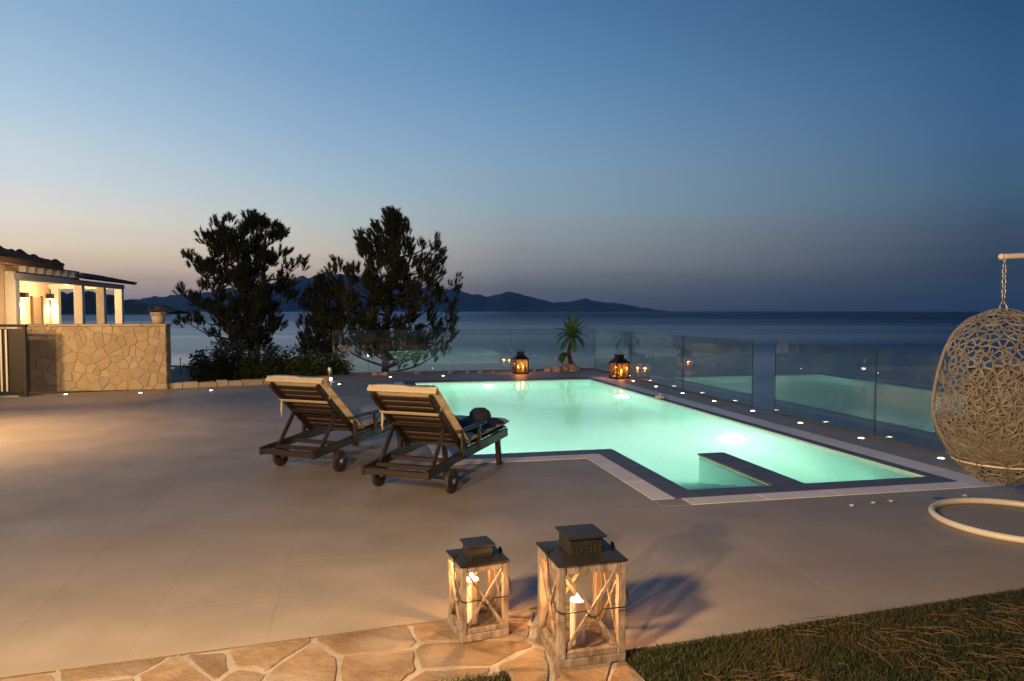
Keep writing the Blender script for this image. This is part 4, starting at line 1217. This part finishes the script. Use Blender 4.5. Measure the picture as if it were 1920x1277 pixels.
# bowed pole: from the ring's right side up and over to the hook
arm = []
ctrl = [(0.54, 0.0, 0.03), (0.80, 0.0, 0.45), (0.86, 0.0, 1.05), (0.74, 0.0, 1.62), (0.42, 0.0, 1.90), (0.10, 0.0, 1.945), (px0.x - 0.02, 0.0, 1.94)]
def catmull(c, m=8):
    c = [Vector(x) for x in c]; c = [c[0] * 2 - c[1]] + c + [c[-1] * 2 - c[-2]]; o = []
    for i in range(1, len(c) - 2):
        for k in range(m):
            t = k / m; a_, b_, d_, e_ = c[i - 1], c[i], c[i + 1], c[i + 2]
            o.append(0.5 * ((2 * b_) + (-a_ + d_) * t + (2 * a_ - 5 * b_ + 4 * d_ - e_) * t * t + (-a_ + 3 * b_ - 3 * d_ + e_) * t ** 3))
    o.append(c[-2]); return o
obj('pole', MB().tube(catmull(ctrl), 0.021, 10), M_OFFWHITE, stand, smooth=True)
obj('end_cap', MB().lathe([(0.001, 0.022), (0.018, 0.018), (0.024, 0.0), (0.018, -0.018), (0.001, -0.022)], 12, (px0.x - 0.022, 0, 1.94)), M_OFFWHITE, stand, smooth=True)

egg = thing('egg_chair', 'hanging wicker egg chair seen from behind beside the pool', 'egg chair', EC_)
PX = 5.2 / FPX
prof = [(905, 20), (898, 40), (880, 60), (862, 78), (845, 90), (825, 103), (800, 116), (775, 124), (755, 125), (725, 121), (690, 114), (655, 103), (625, 87), (605, 66), (592, 42), (585, 20), (582, 6)]
prof = [(CAMH - (y - 583) * PX, r * PX) for y, r in prof]       # (z, radius)
def egg_r(z):
    if z <= prof[0][0]: return prof[0][1]
    for (z0, r0), (z1, r1) in zip(prof, prof[1:]):
        if z <= z1: return r0 + (r1 - r0) * (z - z0) / (z1 - z0)
    return prof[-1][1]
def egg_pt(az, z, k=1.0):
    r = egg_r(z) * k; return Vector((r * cos(az), r * sin(az), z))
def egg_n(az, z):
    dr = (egg_r(z + 0.03) - egg_r(z - 0.03)) / 0.06
    return Vector((cos(az), sin(az), -dr)).normalized()
OPEN_AZ = radians(95); OPEN_D = 0.06; OPEN_Z = 0.50
def in_open(az, z, m=0.0):
    return z > OPEN_Z - m and egg_r(z) * cos(az - OPEN_AZ) > OPEN_D - m and z < 1.545
# the rim round the opening: up the left edge, over the crown, down the right edge
zs_ = [OPEN_Z + (1.54 - OPEN_Z) * q / 22 for q in range(23)]
lft = [egg_pt(OPEN_AZ + math.acos(min(1, OPEN_D / egg_r(z))), z, 1.004) for z in zs_]
rgt = [egg_pt(OPEN_AZ - math.acos(min(1, OPEN_D / egg_r(z))), z, 1.004) for z in zs_]
low = [egg_pt(OPEN_AZ + math.acos(OPEN_D / egg_r(OPEN_Z)) * (1 - 2 * q / 12), OPEN_Z, 1.004) for q in range(1, 12)]
rimp = lft + rgt[::-1] + low[::-1]
obj('shell_rim', MB().tube(rimp, 0.013, 8, closed=True), M_RIM, egg, smooth=True)
# silhouette ribs from crown to base
# rosettes
ros = MB(); R0 = 0.077
ros.tube([(R0 * cos(2 * pi * q / 14), R0 * sin(2 * pi * q / 14), 0) for q in range(14)], 0.0062, 4, closed=True)
ros.tube([(R0 * 0.30 * cos(2 * pi * q / 8), R0 * 0.30 * sin(2 * pi * q / 8), 0) for q in range(8)], 0.0065, 4, closed=True)
for q in range(7):
    an = 2 * pi * q / 7
    ros.bar((R0 * 0.3 * cos(an), R0 * 0.3 * sin(an), 0), (R0 * cos(an), R0 * sin(an), 0), 0.0115, 0.007)
rmesh = None
arc = [(0.0, prof[0][0])]; zz = prof[0][0]; s_len = 0
levels = []; z = prof[0][0] + 0.02; acc = 0.0; last = None
steps = 400; path_ = []
for i in range(steps + 1):
    zz = prof[0][0] + (prof[-1][0] - prof[0][0]) * i / steps
    if path_:
        acc += sqrt((zz - path_[-1][1]) ** 2 + (egg_r(zz) - egg_r(path_[-1][1])) ** 2)
    path_.append((acc, zz))
tot = path_[-1][0]; sp = 0.128
nl = int(tot / sp)
rng = random.Random(12)
for li in range(1, nl + 1):
    target = (li - 0.1) * tot / (nl + 0.5)
    zz = min(path_, key=lambda p: abs(p[0] - target))[1]
    r = egg_r(zz); cnt = max(3, int(2 * pi * r / 0.149))
    for q in range(cnt):
        az = 2 * pi * (q + (0.5 if li % 2 else 0)) / cnt + rng.uniform(-0.03, 0.03)
        if in_open(az, zz, 0.03): continue
        p_ = egg_pt(az, zz); nn_ = egg_n(az, zz)
        if rmesh is None:
            o = obj('rosette', ros, M_WICKER, egg); rmesh = o.data
        else:
            o = bpy.data.objects.new('rosette', rmesh); COL.objects.link(o); o.parent = egg
        o.matrix_local = Matrix.Translation(p_) @ nn_.to_track_quat('Z', 'Y').to_matrix().to_4x4() @ Matrix.Rotation(rng.uniform(0, 6), 4, 'Z') @ Matrix.Scale(rng.uniform(0.92, 1.08), 4)
# finer loose weave between the rosettes, denser towards the bottom
wv = MB(); rng = random.Random(30)
cntw = 0
while cntw < 2300:
    z = rng.uniform(prof[0][0] + 0.01, prof[-1][0] - 0.02)
    dens = 1.0 if z < 0.85 else (0.62 if z < 1.08 else 0.22)
    if rng.random() > dens * egg_r(z) / 0.48: continue
    az = rng.uniform(0, 2 * pi)
    if in_open(az, z): continue
    ang = rng.uniform(0, 2 * pi); l = rng.uniform(0.04, 0.11); cv = rng.uniform(-12, 12)
    pts = []; k_ = rng.uniform(0.985, 1.01)
    ok = True
    for q in range(4):
        pts.append(egg_pt(az, z, k_)); ang += cv * l / 4
        r = max(0.1, egg_r(z)); az += cos(ang) * l / 4 / r; z += sin(ang) * l / 4
        if not (prof[0][0] < z < prof[-1][0]) or in_open(az, z): ok = False; break
    if not ok or len(pts) < 3: continue
    wv.tube(pts, rng.uniform(0.0035, 0.0058), 4, cap=False); cntw += 1
obj('weave', wv, M_WICKER, egg, kind='stuff')
for zr_ in (0.465, 0.33):
    obj('hoop', MB().tube([egg_pt(2 * pi * q / 40, zr_, 1.02) for q in range(40)], 0.008, 6, closed=True), M_OFFWHITE if zr_ > 0.4 else M_RIM, egg, smooth=True)
# cushions inside
cz = MB().lathe([(0.001, 0.40), (0.22, 0.41), (0.31, 0.48), (0.40, 0.62), (0.41, 0.70), (0.36, 0.76), (0.2, 0.775), (0.001, 0.77)], 28)
cz.v = [(x * (1 + 0.02 * sin(7 * atan2(y, x) + z_ * 20)), y * (1 + 0.02 * sin(5 * atan2(y, x))), z_) for x, y, z_ in cz.v]
obj('seat_cushion', cz, M_CUSH, egg, smooth=True)
bk = MB(); nu, nv = 18, 14; vs = []
for s_, k_ in ((0, 0.93), (1, 0.72)):
    for i in range(nu + 1):
        for j in range(nv + 1):
            u = i / nu; v = j / nv
            az = OPEN_AZ + pi + radians(-72 + 144 * u); z_ = 0.70 + 0.46 * v
            ed = sqrt(max(0.0, 1 - (2 * u - 1) ** 6)) * sqrt(max(0.0, 1 - (2 * v - 1) ** 6))
            kk = 0.825 + (k_ - 0.825) * ed
            vs.append(egg_pt(az, z_, kk) * 1.0)
k1_ = nv + 1; o_ = (nu + 1) * k1_; fs_ = []
for i in range(nu):
    for j in range(nv):
        fs_.append((i * k1_ + j, (i + 1) * k1_ + j, (i + 1) * k1_ + j + 1, i * k1_ + j + 1))
        fs_.append((o_ + i * k1_ + j, o_ + i * k1_ + j + 1, o_ + (i + 1) * k1_ + j + 1, o_ + (i + 1) * k1_ + j))
obj('back_cushion', bk.add(vs, fs_), M_CUSH, egg, smooth=True)
# chain
ch_root = obj('chain', MB().tube([(0, 0.035 * cos(q * pi / 6), 1.575 + 0.035 * sin(q * pi / 6)) for q in range(-1, 8)], 0.006, 6).tube([(0, -0.05, 1.555), (0, 0, 1.64), (0, 0.05, 1.555)], 0.006, 6), M_CHAIN, egg, smooth=True)
zc = 1.655; i = 0; lmesh = None
while zc < 1.905:
    if lmesh is None:
        pts = []
        for q in range(16):
            t = 2 * pi * q / 16; pts.append((0.013 * cos(t), 0, 0.024 * sin(t)))
        o = obj('link', MB().tube(pts, 0.0048, 6, closed=True), M_CHAIN, ch_root, smooth=True); lmesh = o.data
    else:
        o = bpy.data.objects.new('link', lmesh); COL.objects.link(o); o.parent = ch_root
    o.location = (0, 0, zc); o.rotation_euler = (0, 0, 0.35 + (pi / 2 if i % 2 else 0)); zc += 0.036; i += 1
obj('hook', MB().tube([(0, 0, 1.90), (0, 0, 1.93)], 0.010, 8), M_CHAIN, egg)

# ---- small palm with rocks at its foot
pc = P(17.72, 5.42)
palm = thing('small_palm', 'small palm with a dark red trunk set among rocks', 'palm', pc)
tr = [(0.02, 0, 0.12), (-0.03, 0, 0.30), (-0.06, 0, 0.48), (-0.03, 0.0, 0.66), (0.02, 0.0, 0.84)]
obj('trunk', MB().tube(catmull(tr, 5), [0.060 - 0.0012 * i for i in range(21)], 10), M_PALMTRUNK, palm, smooth=False)
rng = random.Random(44)
def frond(base, az, elev, ln, droop, leaf=0.20):
    m_ = MB(); pts = []
    d = Vector((cos(az) * cos(elev), sin(az) * cos(elev), sin(elev))); p = Vector(base)
    n_ = 18
    for i in range(n_ + 1):
        pts.append(p.copy()); d = (d + Vector((0, 0, -droop / n_))).normalized(); p = p + d * ln / n_
    m_.tube(pts, [0.009 * (1 - 0.8 * i / n_) for i in range(n_ + 1)], 4)
    for i in range(1, n_ + 1):
        t = (pts[i] - pts[i - 1]).normalized(); side = t.cross(Vector((0, 0, 1)))
        if side.length < 0.05: side = Vector((1, 0, 0))
        side.normalize(); l = leaf * sin(pi * min(0.97, 0.12 + 0.86 * i / n_)) ** 0.6
        for s in (-1, 1):
            dd = (t * 0.75 + side * s * 0.8 + Vector((0, 0, -0.25 + rng.uniform(-0.15, 0.15)))).normalized()
            c = pts[i]; w_ = t * 0.013
            m_.add([c - w_, c + w_, c + dd * l * 0.6 + w_ * 0.9, c + dd * l, c + dd * l * 0.6 - w_ * 0.9], [(0, 1, 2, 3, 4)])
    return m_
top = Vector((0.02, 0, 0.85))
for i in range(24):
    az = i * 2.4 + rng.uniform(-0.2, 0.2); u_ = i / 23
    obj('frond', frond(top, az, radians(86 - u_ * 62), rng.uniform(0.54, 0.64) - 0.06 * u_, 0.7 + 2.3 * u_, 0.15), M_PALM, palm)
for i in range(9):
    obj('frond', frond(Vector((-0.10, 0, 0.42)), pi + rng.uniform(-1.1, 1.1), radians(rng.uniform(10, 60)), rng.uniform(0.26, 0.38), 2.4, 0.11), M_PALM, palm)
rk = 0
def rock(loc, s, label, group):
    global rk
    rng = random.Random(100 + rk); rk += 1
    bm = bmesh.new(); bmesh.ops.create_icosphere(bm, subdivisions=2, radius=1)
    ph = [rng.uniform(0, 6.28) for _ in range(6)]
    for v in bm.verts:
        k = 1 + 0.16 * sin(3 * v.co.x + ph[0]) + 0.13 * sin(4 * v.co.y + ph[1]) + 0.12 * sin(5 * v.co.z + ph[2])
        v.co = Vector((v.co.x * k * s[0], v.co.y * k * s[1], max(-0.6, v.co.z) * k * s[2]))
    me = bpy.data.meshes.new('rock'); bm.to_mesh(me); bm.free(); me.materials.append(M_ROCK)
    o = bpy.data.objects.new('rock', me); COL.objects.link(o); o.location = Vector(loc) + Vector((0, 0, s[2] * 0.45)); o.rotation_euler = (0, 0, rng.uniform(0, 6))
    tag(o, label, 'rock', group)
rocks = [((0.02, -0.10), (0.15, 0.12, 0.13), 'pinkish rock directly in front of the palm trunk'), ((0.16, 0.02), (0.13, 0.12, 0.10), 'pinkish rock right beside the palm trunk'), ((-0.17, -0.02), (0.14, 0.11, 0.12), 'pinkish rock just left of the palm trunk'),
         ((0.06, 0.14), (0.16, 0.12, 0.16), 'tallest pinkish rock, directly behind the palm trunk'), ((-0.40, -0.05), (0.15, 0.11, 0.11), 'pinkish rock between the palm and the low leftmost rock'), ((-0.62, 0.0), (0.12, 0.10, 0.075), 'low pinkish rock at the left end of the palm rocks')]
for (x, y), s, lb in rocks: rock(pc + BX * x + AX * y, s, lb, 'rocks at the foot of the palm')
rng = random.Random(9)
fl = [(17.75, b_) for b_ in (4.45, 3.35, 3.05, 2.75, 2.3, 1.5, 0.72, 0.60, 0.45)]
nm = ['right of the left metal lantern', 'just left of the left metal lantern', 'second to the left of the left metal lantern', 'third to the left of the left metal lantern', 'fourth to the left of the left metal lantern', 'alone, halfway along the far glass',
      'rightmost of three near the pool left far corner', 'middle of three near the pool left far corner', 'leftmost of three near the pool left far corner']
for (a_, b_), t in zip(fl, nm):
    rock(P(a_ + rng.uniform(-0.15, 0.1), b_), (rng.uniform(0.05, 0.10), rng.uniform(0.05, 0.08), rng.uniform(0.03, 0.06)), f'small pale stone under the far glass, {t}', 'small stones along the far glass')

# ---- trees
def tuft(m_, p, d, ln, n_, rng, w=0.0135):
    """a spray of needles round the end of a shoot"""
    d = d.normalized()
    u = d.cross(Vector((0.31, 0.55, 0.77))).normalized(); v = d.cross(u)
    for _ in range(n_):
        a = rng.uniform(0, 2 * pi); t = rng.uniform(0, ln); sp_ = rng.uniform(0.35, 0.95)
        dd = (d * 0.75 + (u * cos(a) + v * sin(a)) * sp_).normalized(); l = rng.uniform(0.08, 0.15)
        c = p + d * t; s_ = dd.cross(d); 
        if s_.length < 1e-3: continue
        s_ = s_.normalized() * w
        m_.add([c - s_, c + s_, c + dd * l], [(0, 1, 2)])

def pine(name, label, base, trunks, env, seed, nbranch, mneed, tufts=5, droop=0.1, group='trees below the terrace', bare=(), puff=(0.24, 0.2), wide=1.0):
    """env: (height, reach to the left, reach to the right) of the crown about the trunk line"""
    rng = random.Random(seed)
    t = thing(name, label, 'tree', base, 0, group)
    tm = []
    for pts, r0 in trunks:
        c = catmull(pts, 6); k = len(c)
        obj('trunk', MB().tube(c, [r0 * (1 - 0.82 * i / (k - 1)) for i in range(k)], 8), M_BARK, t, smooth=True); tm.append(c)
    def reach(z, az):
        if z <= env[0][0]: l, r = env[0][1:]
        elif z >= env[-1][0]: l, r = env[-1][1:]
        else:
            for (z0, l0, r0), (z1, l1, r1) in zip(env, env[1:]):
                if z0 <= z <= z1:
                    f = (z - z0) / (z1 - z0); l = l0 + (l1 - l0) * f; r = r0 + (r1 - r0) * f; break
        cx = cos(az)
        return (r if cx > 0 else l) * abs(cx) + (l + r) / 2 * 0.85 * (1 - abs(cx))
    br = MB(); nd = MB()
    zlo, zhi = env[0][0], env[-1][0]
    for i in range(nbranch):
        zt = zlo + (zhi - zlo) * ((i + rng.random()) / nbranch)
        az = i * 2.39996 + rng.uniform(-0.35, 0.35)
        c = tm[i % len(tm)]
        rc = wide * reach(zt, az) * rng.choice((rng.uniform(0.35, 0.75), rng.uniform(0.75, 0.97)))
        tip = Vector((c[-1].x * 0.4 + rc * cos(az), c[-1].y * 0.4 + rc * sin(az), zt))
        rise = rc * rng.uniform(0.30, 0.62)
        zs = zt - rise
        j = min(range(len(c)), key=lambda q: abs(c[q].z - zs)); st = c[j]
        if st.z > tip.z: st = c[max(0, j - 1)]
        mid = st + (tip - st) * 0.55 + Vector((0, 0, -rise * 0.22))
        pts = catmull([st, mid, tip], 5)
        rb_ = 0.012 + 0.016 * rc
        br.tube(pts, [rb_ * (1 - 0.85 * q / (len(pts) - 1)) for q in range(len(pts))], 5, cap=False)
        # dense puffs of shoots: one at the tip, smaller ones further in, bare wood between
        tang = (pts[-1] - pts[-3]).normalized()
        spots = [(tip, rng.uniform(0.8, 1.15))]
        for f in ((0.72, 0.48) if rc > 0.7 else (0.68,)):
            q = f * (len(pts) - 1); q0 = int(q); spots.append((pts[q0] + Vector((rng.gauss(0, 0.16), rng.gauss(0, 0.16), rng.uniform(0.05, 0.22))), rng.uniform(0.5, 0.95)))
        for (c0, k_) in spots:
            q0 = min(range(len(pts)), key=lambda q: (pts[q] - c0).length)
            for s_ in range(int(tufts * 2.6 * k_)):
                o3 = Vector((rng.gauss(0, 1), rng.gauss(0, 1), rng.gauss(0, 1))).normalized() * rng.random() ** 0.5
                e2 = c0 + Vector((o3.x * puff[0], o3.y * puff[0], o3.z * puff[1])) * k_
                dd = (o3 * 0.55 + tang * 0.35 + Vector((0, 0, 0.75))).normalized()
                br.tube([pts[q0], e2], [0.006, 0.003], 3, cap=False)
                tuft(nd, e2 - dd * 0.08, dd, 0.17, 30, rng)
    for (st, mid, tip, nt_) in bare:
        pts = catmull([st, mid, tip], 7)
        br.tube(pts, [0.03 * (1 - 0.8 * q / (len(pts) - 1)) for q in range(len(pts))], 5, cap=False)
        for _ in range(nt_):
            f = rng.uniform(0.4, 1.0); q = f * (len(pts) - 1); q0 = int(min(q, len(pts) - 2)); p = pts[q0]
            e2 = p + Vector((rng.gauss(0, 0.16), rng.gauss(0, 0.2), rng.uniform(-0.05, 0.3)))
            br.tube([p, e2], [0.006, 0.003], 3, cap=False)
            tuft(nd, e2, (e2 - p) + Vector((0, 0, 0.1)), 0.14, 12, rng, 0.008)
    obj('branches', br, M_BARK, t)
    cr_ = obj('crown', nd, mneed, t)
    return t
# scale at a distance of 21 m: 64.3 px per metre; heights measured from the ground at z = -0.9
TY = 21.0; SC = FPX / TY
def zt(y): return CAMH + (583 - y) / SC + 0.9 - 0.20
def envpx(axis, rows): return [(zt(y), (axis - l) / SC, (r - axis) / SC) for y, l, r in rows]
bx = (470 - 960) / SC
pine('pine_tree', 'dark twin-trunked pine tree behind the hedge', (bx, TY, -0.9),
     [([(-0.02, 0, 0), (0.0, 0, 0.9), (-0.12, 0.05, 2.2), (-0.25, 0.1, 3.3), (-0.15, 0.1, 4.9)], 0.11), ([(0.24, -0.1, 0), (0.2, -0.1, 0.9), (0.3, -0.15, 2.0), (0.42, -0.1, 3.3), (0.5, -0.1, 4.5)], 0.125),
      ([(-0.05, 0.0, 0), (-0.35, 0.1, 1.0), (-0.85, 0.2, 2.2), (-1.35, 0.2, 3.4)], 0.06)],
     envpx(470, [(640, 425, 515), (615, 388, 535), (585, 376, 535), (555, 362, 552), (520, 350, 560), (490, 354, 560), (462, 372, 556), (440, 378, 556), (420, 418, 540), (405, 440, 515), (394, 455, 478)]), 11, 86, M_NEEDLE2, 6, puff=(0.26, 0.21), wide=0.97)
bx = (722 - 960) / SC
pine('pine_tree', 'right hand pine tree with open branches seen through the far glass', (bx, TY, -0.9),
     [([(-0.03, 0, 0), (0.02, 0, 1.2), (0.08, 0, 2.3), (0.18, 0.05, 3.4), (0.38, 0.05, 4.5), (0.42, 0.05, 5.2)], 0.125)],
     envpx(735, [(650, 700, 800), (620, 640, 862), (600, 620, 880), (570, 628, 868), (540, 622, 850), (515, 626, 846), (490, 630, 846), (468, 645, 838), (445, 660, 822), (425, 690, 790), (405, 735, 765), (396, 742, 756)]), 23, 84, M_NEEDLE, 6, puff=(0.19, 0.30), wide=1.16,
     bare=[(Vector((0.02, 0, 0.75)), Vector((0.9, 0.1, 1.15)), Vector((2.1, 0.2, 2.0)), 26), (Vector((0.05, 0, 1.4)), Vector((-0.5, 0, 1.75)), Vector((-1.5, 0.1, 2.0)), 14), (Vector((0.05, 0, 1.75)), Vector((-0.6, -0.1, 1.95)), Vector((-1.7, -0.1, 2.45)), 16), (Vector((0.05, 0, 1.6)), Vector((0.8, -0.1, 1.6)), Vector((1.9, 0.2, 1.75)), 22)])
bx = (590 - 960) / SC
pine('pine_tree', 'lower leaning pine tree between the two taller pines', (bx, TY + 0.6, -0.9),
     [([(-0.6, 0, 0), (-0.35, 0, 1.0), (0.1, 0, 1.9), (0.5, 0, 2.8)], 0.05), ([(-0.4, 0.1, 0), (-0.5, 0.1, 0.8), (-0.4, 0.1, 2.0), (0.1, 0.1, 2.9)], 0.04)],
     envpx(600, [(655, 575, 640), (630, 545, 675), (600, 548, 690), (570, 556, 690), (545, 562, 660), (522, 575, 630), (512, 590, 612)]), 37, 40, M_NEEDLE2, 5)

# ---- leafy shrubs of the hedge
def shrub(base, w, d, h, seed, label, dens=1.0):
    rng = random.Random(seed)
    t = thing('shrub', label, 'shrub', base, 0, 'shrubs of the hedge')
    st, lf = MB(), MB()
    for i in range(int(60 * dens * max(0.6, w))):
        x, y = rng.uniform(-w, w), rng.uniform(-d, d)
        hh = h * rng.uniform(0.55, 1.08) * sqrt(max(0.25, 1 - (x / (w * 1.25)) ** 2))
        p0 = Vector((x * 0.7, y * 0.7, 0)); p1 = Vector((x * 0.95, y, hh * 0.55)); p2 = Vector((x * 1.05 + rng.gauss(0, 0.06), y * 1.05, hh))
        pts = catmull([p0, p1, p2], 5); st.tube(pts, [0.010 * (1 - 0.7 * q / (len(pts) - 1)) for q in range(len(pts))], 4, cap=False)
        for _ in range(46):
            f = rng.uniform(0.12, 1.0); q = f * (len(pts) - 1); q0 = int(min(q, len(pts) - 2)); c = pts[q0].lerp(pts[q0 + 1], q - q0) + Vector((rng.gauss(0, 0.055), rng.gauss(0, 0.055), rng.gauss(0, 0.04)))
            a = rng.uniform(0, 2 * pi); dd = Vector((cos(a), sin(a), rng.uniform(-0.2, 0.9))).normalized(); l = rng.uniform(0.07, 0.13)
            s_ = dd.cross(Vector((0, 0, 1))).normalized() * l * 0.34 + Vector((0, 0, rng.gauss(0, 0.01)))
            lf.add([c, c + dd * l * 0.5 + s_, c + dd * l, c + dd * l * 0.5 - s_], [(0, 1, 2, 3)])
    obj('stems', st, M_BARK, t); obj('foliage', lf, M_LEAF, t)
for i, (x, w, h, lb) in enumerate(((398, 0.42, 1.05, 'leftmost leafy shrub of the hedge, with tall side shoots'), (440, 0.5, 1.12, 'leafy shrub below the twin pine trunks'), (492, 0.5, 1.02, 'leafy shrub in the middle of the hedge'),
                                   (542, 0.5, 1.0, 'leafy shrub right of the twin pine'), (590, 0.45, 0.95, 'leafy shrub right of the hedge middle, left of the bollard'), (628, 0.30, 0.85, 'small shrub at the right end of the hedge, behind the bollard'))):
    Yh = 17.6
    shrub(((x - 960) / FPX * Yh, Yh + 0.15 * (i % 2), -0.35), w, 0.45, h, 60 + i, lb, 1.6)

# ---- small added lights down the slope, for unexplained glints at the far glass
for (x, y, Yd, lb) in ((633, 664, 23, 'small added light for a glint between hedge and pine'), (690, 668, 24, 'small added light for a glint just left of the pine trunk')):
    z = CAMH - (y - 583) / FPX * Yd
    gl_ = thing('added_light', lb, 'added light', ((x - 960) / FPX * Yd, Yd, -1.2), 0, 'small added lights on the slope')
    hh = z + 1.2
    obj('post', MB().tube([(0, 0, 0), (0, 0, hh)], 0.008, 8), M_IRON, gl_)
    obj('lens', MB().lathe([(0.028, hh), (0.03, hh + 0.07), (0.001, hh + 0.07)], 10), M_SCONCE, gl_)
    obj('hat', MB().lathe([(0.05, hh + 0.072), (0.001, hh + 0.10)], 10), M_IRON, gl_)
# shore posts on the beach at the left
for i, (x, Yd) in enumerate(((337, 84), (362, 88))):
    pz = -5.6
    po = thing('shore_post', ['thin dark post on the shore, left of two', 'thin dark post on the shore, right of two'][i], 'post', ((x - 960) / FPX * Yd, Yd, pz), 0, 'thin posts on the shore')
    obj('pole', MB().tube([(0, 0, -0.5), (0, 0, 1.5)], 0.05, 6), M_IRON, po)
    obj('top_knob', MB().lathe([(0.08, 1.5), (0.1, 1.58), (0.001, 1.66)], 8), M_IRON, po)

# ---- haze: one closed box of even air round everything
hz = MB().box((0, 0, 0), (2, 2, 2))
Rz = 13500
hz.v = [(x * Rz, y * Rz, -9.0 if z < 0 else 560.0) for x, y, z in hz.v]
hm = bpy.data.materials.new('haze_air'); hm.use_nodes = True
t = hm.node_tree; t.nodes.clear()
pv = t.nodes.new('ShaderNodeVolumePrincipled'); pv.inputs['Color'].default_value = (0.55, 0.76, 1.0, 1); pv.inputs['Density'].default_value = 0.000027; pv.inputs['Anisotropy'].default_value = 0.0
ou = t.nodes.new('ShaderNodeOutputMaterial'); t.links.new(pv.outputs[0], ou.inputs['Volume'])
ho = obj('haze', hz, hm, kind='stuff')
